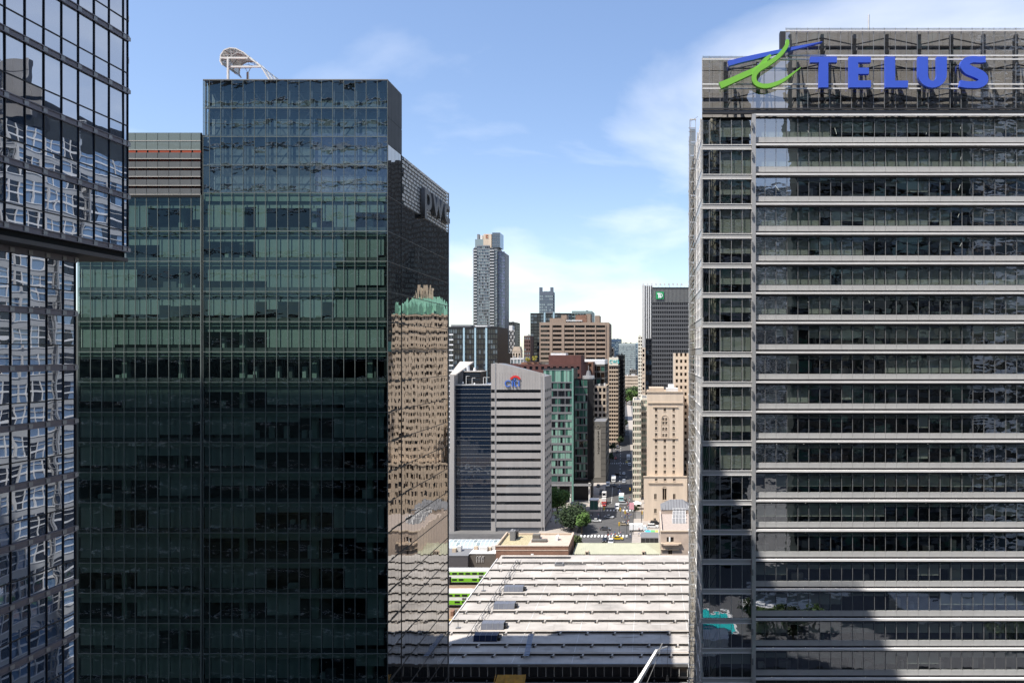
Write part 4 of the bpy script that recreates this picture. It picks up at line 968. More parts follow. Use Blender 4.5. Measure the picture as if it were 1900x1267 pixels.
b.box(x0, x1+8, yy-.25, yy+.62, zt+.001, zt+.8, M_black); b.build('top_louvre', T)
b = MB()
for k in range(12): b.bar((x0+2+k*3.1, yy+4, zt-1), (x0+2+k*3.1, yy+4, zt+1+(k*7 % 5)*.7), .12, M_steel)
b.build('mast', T)
s0, s1 = px4(1217, 1231.5, yy); o = thing('wall_sign', 'green square sign with white letters TD on the black tower', 'sign', (s0, yy-1, Zp(555, yy)))
b = MB(); b.box(s0, s1, yy-.8, yy-.3, Zp(555, yy), Zp(541.5, yy), mat('bank_green', (.02, .30, .10), .5, var=.02)); b.build('board', o)
M_w = mat('sign_white', (.85, .85, .85), .5, var=.01); q0 = Zp(553, yy); q1 = Zp(544, yy); xx = s0+1.1; b = MB()
b.box(xx, xx+2.6, yy-.95, yy-.81, q1-.85, q1, M_w); b.box(xx+.9, xx+1.75, yy-.95, yy-.81, q0, q1-.86, M_w); b.build('letter', o); b = MB()
b.box(xx+2.0, xx+2.8, yy-.97, yy-.811, q0, q1-1.2, M_w)
for k in range(8):
    a, c = -math.pi/2+math.pi*k/8, -math.pi/2+math.pi*(k+1)/8; rz = (q1-q0)/2-.35; b.bar((xx+2.7+1.4*math.cos(a), yy-.88, (q0+q1)/2+rz*math.sin(a)), (xx+2.7+1.4*math.cos(c), yy-.88, (q0+q1)/2+rz*math.sin(c)), .4, M_w)
b.build('letter', o)

# ---- the big stone hotel (its west wing shows on the street; the main body shows in the mirror panes)
yh = 312; x0, x1 = px4(1200, 1268, yh); zt = Zp(728, yh)
T = thing('hotel', 'beige stone hotel tower with arched windows at the street corner', 'building', (8, yh, 0))
body(T, x0, x1, yh, yh+26, 0, zt, M_beige, M_beiged, 1.2, inset=.51)
fl = []; z = Zp(757, yh)
def wing(T, wins, x0, x1, yy, zb, zt, wall):
    """solid wall with real window openings: wins = (xa, xb, za, zb)"""
    b = MB(); zs_ = sorted({zb, zt, *[w_[2] for w_ in wins], *[w_[3] for w_ in wins]})
    for a, c in zip(zs_, zs_[1:]):
        if c-a < .01: continue
        op = sorted([(w_[0], w_[1]) for w_ in wins if w_[2] <= a+.001 and w_[3] >= c-.001]); u = x0
        for p, q in op:
            if p > u: b.box(u, p, yy, yy+.5, a, c, wall)
            u = max(u, q)
        if u < x1: b.box(u, x1, yy, yy+.5, a, c, wall)
    b.build('stone_wall', T)
    pieces(T, 'window', [(w_[0], w_[1], yy+.32, yy+.32, w_[2], w_[3], rng.choice((GD2, GD, GD2))) for w_ in wins], cap=0, flat='y')
    b = MB()
    for w_ in wins: b.box(w_[0]-.1, w_[1]+.1, yy-.12, yy-.002, w_[2]-.28, w_[2]-.04, M_beiged); b.box((w_[0]+w_[1])/2-.05, (w_[0]+w_[1])/2+.05, yy+.2, yy+.3, w_[2], w_[3], wall)
    b.build('window_sill', T)
wins = []
for k in range(16):
    py = 760+11.55*k
    for u in (1217.5, 1233.5, 1250):
        if 2 <= k <= 4 and u == 1233.5 or k == 1 and u == 1233.5: continue
        if py > 892: continue
        wins.append((X(u-2.1, yh), X(u+2.1, yh), Zp(py+3, yh), Zp(py-3, yh)))
for py in (778, 784.5, 796, 807.5):
    for u in (1231, 1236.3): wins.append((X(u-1.8, yh), X(u+1.8, yh), Zp(py+3.0, yh), Zp(py-3.0, yh)))
wings_z = Zp(884, yh)
wing(T, [w_ for w_ in wins if w_[2] > wings_z+.1], x0, x1, yh, wings_z, zt, M_beige)
# arch over the paired windows, string courses, cornice
b = MB()
for k in range(8):
    a, c = math.pi*k/8, math.pi*(k+1)/8; cx_, cz_ = X(1233.6, yh), Zp(776, yh); b.bar((cx_+1.5*math.cos(a), yh-.05, cz_+1.5*math.sin(a)), (cx_+1.5*math.cos(c), yh-.05, cz_+1.5*math.sin(c)), .17, M_beiged)
for u in (1227, 1240.4): b.box(X(u, yh)-.14, X(u, yh)+.14, yh-.15, yh-.003, Zp(812, yh), Zp(776, yh), M_beiged)
for py, l, r in ((754.5, 1211, 1258), (812.5, 1211, 1257), (747, 1202, 1266)): b.box(X(l, yh), X(r, yh), yh-.4, yh-.004, Zp(py+1.1, yh), Zp(py-.4, yh), M_beiged)
for k in range(40): x = X(1202, yh)+k*.4; b.box(x, x+.2, yh-.25, yh-.004, Zp(749.5, yh), Zp(748.2, yh), M_beiged)
b.box(x0-.3, x1+.3, yh-.35, yh+.6, zt, zt+.5, M_beiged); b.build('cornice', T)
b = MB(); b.box(X(1204, 318), X(1232, 318), 318, 330, zt-1, Zp(725, 318)+1.4, M_beiged); b.bar((X(1206, 320), 320, Zp(727, 320)), (X(1232, 320), 320, Zp(727, 320)), 1.6, M_grey, 8)
b.box(X(1236, 320), X(1258, 320), 320, 326, zt-1, zt+1.6, M_conc); b.box(X(1240, 325), X(1250, 325), 325, 330, zt-1, zt+3.0, M_white); b.build('rooftop_unit', T)
# wider base
bx0, bx1 = px4(1194.5, 1275, yh-4); yb = yh-4
wb = []
zb1 = Zp(887, yb)
for u in (1217.5, 1234, 1251): wb.append((X(u-2.3, yb), X(u+2.3, yb), Zp(892, yb), Zp(887.5, yb)))
for u, t_, bt in ((1233, 906, 927), (1216, 916, 926), (1251, 916, 926), (1216, 943.5, 952), (1215, 961, 968), (1235, 944, 952)): wb.append((X(u-(2.2 if u != 1233 else 3.6), yb), X(u+(2.2 if u != 1233 else 3.6), yb), Zp(bt, yb), Zp(t_, yb)))
wing(T, wb, bx0, bx1, yb, 0, zb1+.6, M_beige)
b = MB(); b.box(bx0+.05, bx1, yb+.51, yh+.4, 0, zb1, M_beige); b.box(bx0-.2, bx1, yb-.3, yb+.7, zb1+.61, zb1+.95, M_beiged); b.box(X(1203, yb), X(1266, yb), yb-.45, yb-.004, Zp(896.5, yb), Zp(894.7, yb), M_beiged)
for k in range(8):
    a, c = math.pi*k/8, math.pi*(k+1)/8; cx_, cz_ = X(1233, yb), Zp(906.5, yb); b.bar((cx_+1.0*math.cos(a), yb-.05, cz_+1.1*math.sin(a)), (cx_+1.0*math.cos(c), yb-.05, cz_+1.1*math.sin(c)), .15, M_beiged)
b.build('base', T)
# main body, shoulders, copper roof and chimneys
facade(T, 'W', 332, 350, 13.2, 0, Zp(657, 330), 24, 6, M_beige, [GD2], .5, .5, .4)
body(T, 13.0, 30, 331, 352, 0, Zp(655, 330), M_beige, M_beiged, 1, inset=.5)
facade(T, 'S', 13.0, 30, 331, 0, Zp(655, 330), 24, 8, M_beige, [GD2], .5, .5, .45)
facade(T, 'S', 24, 50, 322, 12, 93, 25, 13, M_beige, [GD, GD2], .48, .5, .5); facade(T, 'W', 322.5, 350, 24, 12, 93, 25, 10, M_beige, [GD2], .48, .5, .45); facade(T, 'S', 50.1, 110, 324, 12, 76, 20, 28, M_beige, [GD, GD2], .48, .5, .5)
b = MB(); b.box(24.5, 49.9, 322.55, 350, 0, 93, M_beige); b.box(50, 110, 324.55, 350, 0, 76, M_beige); b.box(18, 112, 316, 321.4, 0, 24, M_beige); b.box(17.8, 112, 315.1, 316.2, 24.01, 24.8, M_beiged); b.box(23.5, 50.5, 321.4, 350.5, 93.01, 94, M_beiged); b.box(50.51, 110.5, 323.4, 350.5, 76.01, 76.8, M_beiged); b.box(24, 50, 321.5, 321.95, 78, 79, M_beiged); b.box(24, 50, 321.5, 321.95, 86, 86.8, M_beiged); b.build('main_body', T)
b = MB(); V = [(24, 321.6, 94.01), (50, 321.6, 94.01), (50, 350, 94.01), (24, 350, 94.01), (31, 333, 103.5), (43, 333, 103.5)]
for q in ((0, 1, 5, 4), (1, 2, 5), (2, 3, 4, 5), (3, 0, 4)): b.poly([V[i] for i in q], M_copper)
for k in range(5): b.prism([(26+k*5, 321.3, 94.1), (28.6+k*5, 321.3, 94.1), (28.6+k*5, 321.3, 97.5), (27.3+k*5, 321.3, 100-abs(k-2)*.3), (26+k*5, 321.3, 97.5)], (0, 4, 0), M_copper)
b.prism([(51, 324, 76.81), (51, 349, 76.81), (51, 343, 82), (51, 330, 82)], (58, 0, 0), M_copper); b.build('roof', T); b = MB()
for k in range(4): b.box(33+k*2.6, 34.4+k*2.6, 331, 333, 102, 109-abs(k-1.5), M_beige)
b.build('chimney', T)
facade(T, 'S', 18, 112, 315.4, 0, 24, 6, 34, M_beiged, [GD2, GD], .42, .5, .55)
# white building left of the hotel
yy = 352; T, xa, xb, zt = simple('office_building', 'narrow cream building with green tinted windows left of the hotel corner', 'building', 1174, 1189.5, yy, 26, 742, M_cream, [GG, GD, GG], 16, 4, .38, .36, W=True, ne=8)
T, *_ = simple('office_building', 'pale rear wing with green shades between the cream building and the hotel', 'building', 1189.7, 1204, yy+8, 26, 738, M_cream, [GG, GGL, GD], 16, 4, .38, .34)
# ---- dark and white towers deeper in the city (they show in the mirror panes)
for lab, xa, xb, yy, zt, wall, g_, nf, nc, sp_, pr_2 in (
    ('black steel tower behind the hotel', 62, 104, 520, 205, M_black, [GD], 50, 18, .35, .3),
    ('second black steel tower behind the hotel', 118, 170, 560, 182, M_black, [GD], 44, 22, .35, .3),
    ('white marble tower with black window strips far behind the hotel', 90, 160, 720, 298, M_white, [M_black], 66, 22, .45, .3),
    ('third black glass tower right of the marble one', 150, 210, 650, 260, M_black, [GD], 60, 20, .3, .2)):
    T = thing('office_tower', lab, 'tower', (xa, yy, 0)); body(T, xa, xb, yy, yy+40, 0, zt, wall, M_grey, 1); facade(T, 'S', xa, xb, yy, 0, zt, nf, nc, wall, g_, sp_, pr_2, .45); facade(T, 'W', yy+.5, yy+40, xa-.01, 0, zt, nf, 14, wall, g_, sp_, pr_2, .45)

# ================================================================== TRAIN SHED
T = thing('train_shed', 'long white concrete train shed roof with dark slot lines', 'train shed', (-5, 140, 0))
XA, XB, ZS = -46.3, 120.0, 12.0
slot = [79821/(v-658) for v in (1230, 1216, 1197.5, 1174.8, 1152.8, 1136, 1117, 1102.7, 1085.6, 1073.7, 1058.5, 1045, 1036.6)]
slabs = []; lips = MB(); ribs = MB(); hook = MB(); gut = MB()
bay = 6.15
for i in range(len(slot)-1):
    y0, y1 = slot[i]+(.0 if i == 0 else .55), slot[i+1]-.55
    x = XA; 
    while x < XB:
        xe_ = min(x+bay*2, XB); slabs.append((x+.015, xe_-.015, y0, y1, ZS-.35, ZS, M_roofw)); x = xe_
    if i:
        # raised curbs either side of the smoke slot
        lips.box(XA, XB, slot[i]-.55, slot[i]-.32, ZS+.001, ZS+.10, M_roofw)
        lips.box(XA, XB, slot[i]+.30, slot[i]+.55, ZS-.3, ZS+.02, M_roofw); lips.box(XA, XB, slot[i]+.10, slot[i]+.55, ZS+.34, ZS+.46, M_roofw)
        gut.box(XA+.1, XB, slot[i]+.31, slot[i]+.50, ZS+.021, ZS+.339, M_slot_shade)  # strip on the far curb, painted dark as slot shade
        gut.box(XA+.2, XB, slot[i]-.31, slot[i]+.31, ZS-.9, ZS-.6, M_dark); gut.box(XA+.2, XB, slot[i]-.545, slot[i]-.33, ZS-.6, ZS-.001, M_dark)
        if i % 2: lips.box(XA, XB, slot[i]+1.5, slot[i]+1.62, ZS+.002, ZS+.10, M_beiged)
        x = XA+(2.0 if i % 2 else 3.6)
        while x < XB:
            ribs.box(x-.18, x+.18, slot[i]-.318, slot[i]+.318, ZS-.3, ZS+.38, M_roofw)
            hook.box(x-.55, x-.2, slot[i]-.95, slot[i]-.551, ZS+.003, ZS+.40, M_steel); hook.box(x-.16, x+.12, slot[i]-1.1, slot[i]-.552, ZS+.004, ZS+.5, M_roofw); x += bay
    
pieces(T, 'roof_slab', slabs); lips.build('slot_curb', T); ribs.build('slot_bridge', T); hook.build('downpipe', T, kind='stuff'); gut.build('slot_gutter', T)
b = MB(); x = XA+bay
while x < XB: b.box(x-.05, x+.05, slot[0], slot[-1], ZS+.0035, ZS+.03, M_conc); x += bay*2
b.build('roof_joint', T)
b = MB(); b.box(XA-.25, XA, slot[0], slot[-1], ZS-1.2, ZS+.25, M_conc); x = slot[0]
while x < slot[-1]: b.box(XA, XA+.5, x, x+.5, 6, ZS-.4, M_conc); x += 7
b.build('side_fascia', T)
M_stain = mat('roof_water_stain', (.25, .225, .20), .9, var=.4, scale=.5); M_patch = mat('roof_patch', (.52, .50, .47), .85)
rs = random.Random(8); b = MB(); b2_ = MB()
for k in range(70):
    i = rs.randrange(1, len(slot)-1); x = rs.uniform(XA+1, 20); y = slot[i]-rs.uniform(.7, 2.2); w_ = rs.uniform(.3, 3.2); d_ = rs.uniform(.08, .3); n_ = 7
    pts = [(x+w_*math.cos(2*math.pi*q/n_)*rs.uniform(.7, 1.2), y+d_*math.sin(2*math.pi*q/n_)*rs.uniform(.6, 1.3), ZS+.006+.0004*k) for q in range(n_)]
    (b if rs.random() < .75 else b2_).poly(pts, M_stain if rs.random() < .8 else M_patch)
b.build('roof_stain', T, kind='stuff'); b2_.build('roof_patch', T, kind='stuff')
# south wall: glazed strip with white mullions, beams below
yw = slot[0]; b = MB(); b.box(XA, XB, yw-.5, yw-.02, ZS-.5, ZS+.1, M_alud); b.box(XA, XB, yw-.3, yw-.05, ZS-2.95, ZS-2.65, M_steel); b.box(XA, XB, yw-1.3, yw-.9, ZS-3.9, ZS-3.4, M_grey); b.box(XA, XB, yw-1.4, yw-.9, ZS-4.6, ZS-4.45, M_grey); b.build('beam', T)
wp = []; mb = []; x = XA; k = 0
while x < XB:
    wp.append((x+.06, x+1.64, yw-.1, yw-.1, ZS-2.6, ZS-.55, GD)); mb.append((x-.06, x+.06, yw-.28, yw-.04, ZS-2.6, ZS-.52, M_conc)); 
    if k % 4 == 0: mb.append((x-.12, x+.12, yw-1.2, yw-.8, 6, ZS-3, M_grey))
    x += 1.7; k += 1
pieces(T, 'clerestory_pane', wp, flat='y', tilt=.01); pieces(T, 'mullion', mb)
b = MB(); b.box(XA, XB, yw-.02, yw+.3, 6, ZS-.4, M_black); b.build('south_wall', T)
b = MB(); yy = yw-.9
for k in range(9): b.bar((X(962, 139)-.0, yy, ZS-2.4+k*.3), (X(965, 139), yy, ZS-2.4+k*.3), .04, M_white)
b.bar((X(962, 139), yy, ZS-2.6), (X(962, 139), yy, ZS+.2), .05, M_white); b.bar((X(965, 139), yy, ZS-2.6), (X(965, 139), yy, ZS+.2), .05, M_white); b.build('ladder', T)
M_sky1 = mat('slate_skylight', (.13, .14, .17), .5); M_sky2 = mat('navy_solar_panel', (.015, .025, .06), .3)
for lab, l, r, py, hh, m in (('farthest slate grey skylight box on the white shed roof', 934, 970, 1097.5, 1.1, M_sky1), ('second slate skylight box from the station on the shed roof', 915, 954, 1130, 1.2, M_sky1), ('rounded grey skylight box nearest the roof shadow edge', 892, 934, 1168, 1.3, M_sky1), ('dark navy roof box lying in the shadow of the shed roof', 878, 922, 1190, 1.2, M_sky2)):
    y = 63*F/(py-CY); xa, xb = px4(l, r, y); o = thing('skylight', lab, 'skylight', (xa, y, ZS), group='boxes along the left side of the shed roof')
    MB().prism([(xa, y, ZS+.045), (xa, y+.5, ZS+hh), (xa, y+2.4, ZS+hh), (xa, y+2.9, ZS+.045)], (xb-xa, 0, 0), m).build('housing', o)
    b = MB(); n_ = 4
    for k in range(n_+1): b.prism([(xa+(xb-xa-.06)*k/n_, y-.03, ZS+.05), (xa+(xb-xa-.06)*k/n_, y+.47, ZS+hh+.04), (xa+(xb-xa-.06)*k/n_, y+2.4, ZS+hh+.04), (xa+(xb-xa-.06)*k/n_, y+2.4, ZS+hh-.1)], (.06, 0, 0), M_alud)
    b.box(xb+.01, xb+.6, y+.5, y+2.2, ZS+.045, ZS+hh*.6, M_black); b.build('frame', o)
o = thing('roof_cable_tray', 'zigzag dark pipe run crossing the shed roof from front to back', 'pipe run', (-39, 150, ZS)); b = MB(); y = 150.6; s_ = 1
while y < 205:
    b.bar((-39.3-.4*s_, y, ZS+.6), (-39.3+.4*s_, y+3.2, ZS+.6), .07, M_steel); b.bar((-39.3+.4*s_, y+3.2, ZS+.04), (-39.3+.4*s_, y+3.2, ZS+.65), .06, M_steel); b.bar((-40.0, y, ZS+.62), (-40.0, y+3.2, ZS+.62), .06, M_steel); b.bar((-38.6, y, ZS+.62), (-38.6, y+3.2, ZS+.62), .05, M_steel); y += 3.2; s_ = -s_
b.build('pipe', o)
for lab, u, v in (('thin mast with guy foot near the upper left roof edge', 924, 1057), ('thin mast on the left roof edge beside the pipe run', 897, 1096), ('thin mast on the roof left of the rounded skylight', 850, 1165)):
    y = 63*F/(v-CY); o = thing('roof_mast', lab, 'mast', (X(u, y), y, ZS), group='masts on the shed roof'); b = MB(); c_ = Vector((X(u, y), y, ZS+.03)); b.bar(c_, c_+Vector((0, 0, 2.2)), .07, M_steel); b.build('pole', o); MB().box(c_.x-.5, c_.x+.5, y-.4, y+.4, ZS+.04, ZS+.2, M_grey).build('foot', o)
y = 63*F/(1050-CY); xx = X(1037, y); o = thing('roof_hatch', 'square dark grey hatch at the far edge of the shed roof', 'hatch', (xx, y, ZS)); MB().box(xx-1.3, xx+1.3, y, y+1.6, ZS+.04, ZS+.7, M_grey).box(xx-.9, xx+.9, y+.2, y+1.4, ZS+.71, ZS+.8, M_steel).build('lid', o); MB().box(xx+1.31, xx+8, y+.9, y+1.1, ZS+.2, ZS+.35, M_steel).build('pipe', o)
o = thing('walkway_ladder', 'sloping blue grey access ladder lying in the roof shadow', 'ladder', (X(985, 150), 144, ZS)); b = MB(); pa, pb = Vector((X(978, 142), 141.5, ZS+.8)), Vector((X(988, 152), 150, ZS+1.6))
for sx in (-.5, .5): b.bar(pa+Vector((sx, 0, 0)), pb+Vector((sx, 0, 0)), .06, mat('blue_grey_metal', (.20, .24, .32), .5))
for k in range(16): q = pa.lerp(pb, k/15); b.box(q.x-.5, q.x+.5, q.y-.2, q.y+.2, q.z-.03, q.z+.04, MATS['blue_grey_metal'])
b.build('rung', o)

# trains
M_tg = mat('lime_green_train_paint', (.20, .50, .03), .4, var=.05); M_tw = mat('white_train_paint', (.75, .75, .72), .45, var=.06)
def train(lab, y, yz):
    o = thing('double_deck_train', lab, 'train', (-60, y, 6), group='green and white double deck trains')
    xe = -44; n = 3; L = 25.6
    for k in range(n):
        x1_ = xe-k*(L+.5); x0_ = x1_-L
        b = MB(); h0, h1 = 6.9, 10.4
        prof = [(x0_, h0+1.2), (x0_+2.8, h0), (x1_-2.8, h0), (x1_, h0+1.2), (x1_, h1-1.3), (x1_-3.6, h1-.15), (x1_-4.4, h1), (x0_+4.4, h1), (x0_+3.6, h1-.15), (x0_, h1-1.3)]
        b.prism([(a, y, c) for a, c in prof], (0, 2.9, 0), M_tw); cr_ = b.build('carriage_body', o)
        b = MB(); b.box(x0_+4.0, x1_-4.0, y-.03, y-.002, 9.1, 10.0, M_tg); b.prism([(x1_-4, y-.03, 9.1), (x1_-.5, y-.03, 8.9), (x1_-.5, y-.03, 9.2), (x1_-4, y-.03, 10.0)], (0, .028, 0), M_tg)
        b.box(x0_+3, x1_-3, y-.03, y-.002, 7.0, 8.15, M_tg); b.prism([(x0_+.3, y-.03, 8.1), (x0_+3, y-.03, 7.0), (x0_+3, y-.03, 8.1)], (0, .028, 0), M_tg); b.build('livery_band', o, under=cr_)
        wn = []; 
        for q in range(8): xx = x0_+5+q*2.0; wn.append((xx, xx+1.4, y-.07, y-.035, 9.25, 9.8, M_blackm))
        for q in (0, 1, 3, 4, 6, 7): xx = x0_+5+q*2.0; wn.append((xx, xx+1.4, y-.07, y-.035, 7.45, 7.95, M_blackm))
        pieces(o, 'window', wn)
        b = MB(); b.box(x0_+9.4, x0_+10.7, y-.075, y-.036, 6.95, 8.6, M_blackm); b.box(x0_+10.0, x0_+10.1, y-.09, y-.076, 6.95, 8.6, M_tw); b.build('door', o, under=cr_)
        b = MB()
        for q in (2.5, 4.6, L-4.6, L-2.5): b.bar((x0_+q, y+.1, 6.45), (x0_+q, y+.3, 6.45), .42, M_steel, 10)
        b.box(x0_+1.8, x0_+5.4, y+.35, y+2.5, 6.2, 6.8, M_steel); b.box(x1_-5.4, x1_-1.8, y+.35, y+2.5, 6.2, 6.8, M_steel); b.build('bogie', o)
    letters('GO', o, lambda u, v, w_: (-50.6+u, y-.09+w_, 8.35+v), .75, .04, M_blackm, offset=.03)
    return o
train('green and white double deck train at the farther platform beside the shed', 204.5, 0)
train('green and white double deck train at the nearer platform beside the shed', 186, 0)
M_plat = mat('brown_platform', (.26, .17, .11), .9, var=.2, scale=.5)
for lab, y0, y1 in (('brown station platform between the two green trains', 192.5, 201), ('short brown platform in front of the nearer train', 176, 182.5)):
    o = thing('platform', lab, 'platform', (-80, y0, 6)); MB().box(-200, -46.6, y0, y1, 6.003, 6.9, M_plat).build('deck', o); b = MB(); b.box(-200, -46.6, y0-.3, y0-.003, 6.6, 6.92, mat('yellow_edge', (.55, .42, .12), .8)); b.build('edge_strip', o)
b = MB()
for y in (170, 171.4, 184.6, 187, 188.4, 202.8, 205.3, 206.7): b.box(-200, -46.6, y-.04, y+.04, 6.003, 6.16, M_steel)
struct('rail_track', b)
o = thing('platform_cabinet', 'small rust brown cabinet on the near platform by the shed edge', 'cabinet', (X(841, 172), 179, 6.9)); MB().box(X(838, 179), X(843, 179), 178, 179.5, 6.9, 8.1, M_brick).build('box', o); MB().box(X(845, 179), X(848, 179), 178.6, 179.2, 6.9, 8.4, M_grey).build('post', o)

# station side buildings
yq = 218.6; o = thing('service_building', 'dark grey windowless service block left of the brick block', 'building', (-58, yq, 6)); xa, xm_, xb = X(833, yq), X(868, yq), X(918, yq)
b = MB(); b.box(xa-8, xm_, yq, yq+8, 6, 10.6, mat('charcoal_wall', (.085, .08, .085), .8)); b.prism([(xm_, yq+1.4, 6), (xb, yq+1.4, 6), (xb, yq+1.4, 10.9), (xm_+2.2, yq+1.4, 10.9), (xm_, yq+1.4, 10.2)], (0, 7, 0), mat('taupe_wall', (.12, .105, .09), .85)); b.build('wall', o)
b = MB(); b.box(xa-8.2, xm_+.1, yq-.1, yq+8.1, 10.601, 10.8, M_grey); b.box(xm_+.11, xb+.1, yq+1.3, yq+8.5, 10.91, 11.05, M_conc); b.build('roof', o)
b = MB()
for k, u in enumerate((842, 850, 879, 893, 905, 912)): xx = X(u, 224); b.box(xx, xx+(2.4 if k == 3 else 1.2), 222+k % 3, 223.5+k % 3, 11.06 if u > 868 else 10.81, 12.0+(k % 2)*.5, M_conc if k % 2 else M_beiged)
b.build('rooftop_unit', o)
b = MB(); 
for k in range(5): b.bar((X(884+k*3, yq+1), yq+1.25, 8.2), (X(884+k*3, yq+1), yq+1.25, 10.0-(k % 2)*.4), .09, M_conc); b.bar((X(884+k*3, yq+1), yq+1.25, 10.0-(k % 2)*.4), (X(886+k*3, yq+1), yq+1.25, 10.2), .09, M_conc)
b.build('pipe', o)
o = thing('glass_skywalk', 'white framed barrel vaulted glass skywalk in front of the grey towers', 'skywalk', (-70, 235, 0)); yk = 233; r_ = 5.2; zc0 = 6.8; gl = []; b = MB(); gm = MB()
GSK = glass('skywalk_glass', (.40, .46, .48), 1.9, False, .012, .4, refl=(1, 1, 1), floor=.08)
x_l, x_r = X(820, yk), X(932, yk+5); n_ = 14; A = [math.pi*k/8 for k in range(9)]; ca = [(yk+r_-r_*math.cos(a), zc0+3.6*math.sin(a)) for a in A]
for k in range(len(ca)-1):
    for j in range(n_):
        u0 = x_l+(x_r-x_l)*j/n_; u1 = x_l+(x_r-x_l)*(j+1)/n_
        q = MB(); q.poly([(u0+.07, ca[k][0], ca[k][1]), (u1-.07, ca[k][0], ca[k][1]), (u1-.07, ca[k+1][0], ca[k+1][1]), (u0+.07, ca[k+1][0], ca[k+1][1])], GSK if (j+k) % 5 else GP); q.build('glass_pane', o)
for j in range(n_+1):
    u0 = x_l+(x_r-x_l)*j/n_
    for k in range(len(ca)-1): b.bar((u0, *ca[k]), (u0, *ca[k+1]), .1, M_white)
for k in range(len(ca)): b.bar((x_l, *ca[k]), (x_r, *ca[k]), .07, M_white)
b.build('rib', o); b = MB(); b.box(x_l, x_r, yk-.02, yk+2*r_, 5.2, 6.75, M_conc); b.box(x_l, x_r, yk+.3, yk+2*r_-.2, 0, 5.19, M_grey); b.build('wall', o)
# brick block
yb_ = 219.5; xa, xb = X(920, yb_), X(1054.5, yb_); o = thing('brick_building', 'low red brown brick building with gravel roof and a stone coping', 'building', ((xa+xb)/2, yb_, 0)); zr = 13.6
b = MB(); b.box(xa, xb, yb_, yb_+16.5, 0, zr-.9, M_brick); b.box(xa, xb, yb_, yb_+.5, zr-.897, zr-.12, M_brick); b.box(xa, xa+.5, yb_+.51, yb_+16.5, zr-.897, zr+.2, M_beiged); b.box(xb-.5, xb, yb_+.51, yb_+16.5, zr-.897, zr-.12, M_brick); b.box(xa+.51, xb-.51, yb_+16, yb_+16.5, zr-.897, zr-.12, M_beiged); b.build('brick_wall', o)
b = MB(); b.box(xa-.1, xb+.1, yb_-.12, yb_+.6, zr-.115, zr+.05, M_pink); b.box(xb-.6, xb+.12, yb_+.61, yb_+16.6, zr-.115, zr+.06, M_pink); b.box(xa, xb, yb_-.1, yb_-.003, zr-1.5, zr-1.25, M_pink); b.box(xa-.1, xb+.1, yb_-.25, yb_-.003, 8.4, 9.0, M_pink); b.build('coping', o)
b = MB(); b.box(xa+.51, X(975, yb_), yb_+.61, yb_+15.9, zr-.894, zr-.7, mat('tan_gravel', (.42, .36, .22), .95, var=.35, scale=2)); b.box(X(975, yb_)+.01, xb-.61, yb_+.61, yb_+15.9, zr-.894, zr-.68, M_pink); b.build('roof', o)
for nm, l, r, v0, hh, m in (('rooftop_unit', 946, 955, 1003, 3.2, M_grey), ('rooftop_unit', 957, 960, 999, 2.4, M_steel), ('rooftop_unit', 988, 1001, 1000, 1.4, M_ds), ('rooftop_unit', 986, 1014, 1006, .7, M_ds), ('roof_vent', 1031, 1035, 1003, 1.3, M_white)):
    y = (H-zr+.7)*F/(v0-CY); b = MB(); b.box(X(l, y), X(r, y), y, y+2.2, zr-.68, zr-.68+hh, m)
    if nm == 'roof_vent' or hh > 2: b.bar((X(l, y)+.7, y+1, zr-.7+hh), (X(l, y)+.7, y+1, zr-.2+hh), .6, m, 8, .3)
    b.build(nm, o)
MB().box(X(985, yb_), X(990, yb_), yb_-.08, yb_-.004, 10.6, 11.1, M_white).build('wall_lamp', o)
b = MB(); b.box(-47, 30, 211, 219.3, 0, 10.6, M_grey); b.box(-47, 30, 211, 219.2, 10.601, 10.75, M_roofw); b.box(-24, 30, 211, 214, 10.76, 11.8, M_roofw); b.box(-46, 30, 215.5, 216, 10.76, 11.2, M_steel)
o = thing('link_roof', 'narrow pale roof strip between the shed and the station buildings', 'roof', (-10, 211, 0)); b.build('roof', o)
# pale green hip roof
yr = 222; xa, xb = X(1062, yr), X(1226, yr); o = thing('station_wing', 'low station wing with a pale green ribbed hip roof', 'building', (0, yr, 0)); zr0, zr1 = 10.2, 11.9
b = MB(); b.box(xa+.5, xb-.5, yr+.5, yr+13, 0, zr0-.02, M_pink); b.build('wall', o)
b = MB(); V = [(xa, yr, zr0), (xb, yr, zr0), (xb, yr+13.5, zr0), (xa, yr+13.5, zr0), (xa+5, yr+6.7, zr1), (xb-5, yr+6.7, zr1)]
b.poly([V[0], V[1], V[5], V[4]], M_palegr); b.poly([V[1], V[2], V[5]], M_palegr); b.poly([V[2], V[3], V[4], V[5]], M_palegr); b.poly([V[3], V[0], V[4]], M_palegr); b.poly([V[3], V[2], V[1], V[0]], M_palegr)
b.build('roof', o); b = MB(); n_ = 44
for k in range(1, n_):
    x = xa+(xb-xa)*k/n_; f = min(1, (x-xa)/5, (xb-x)/5); b.bar((x, yr, zr0+.04), (x, yr+6.7*f, zr0+(zr1-zr0)*f+.04), .06, M_palegr)
b.bar(V[4], V[5], .12, M_palegr)
b.build('roof_seam', o)
for u in (1089, 1194): b = MB(); b.box(X(u-3, yr), X(u+3, yr), yr-.3, yr+1.4, zr0-.2, zr0+1.0, M_beiged); b.box(X(u-1.5, yr), X(u+1.5, yr), yr-.34, yr-.303, zr0, zr0+.7, M_black); b.build('dormer', o)
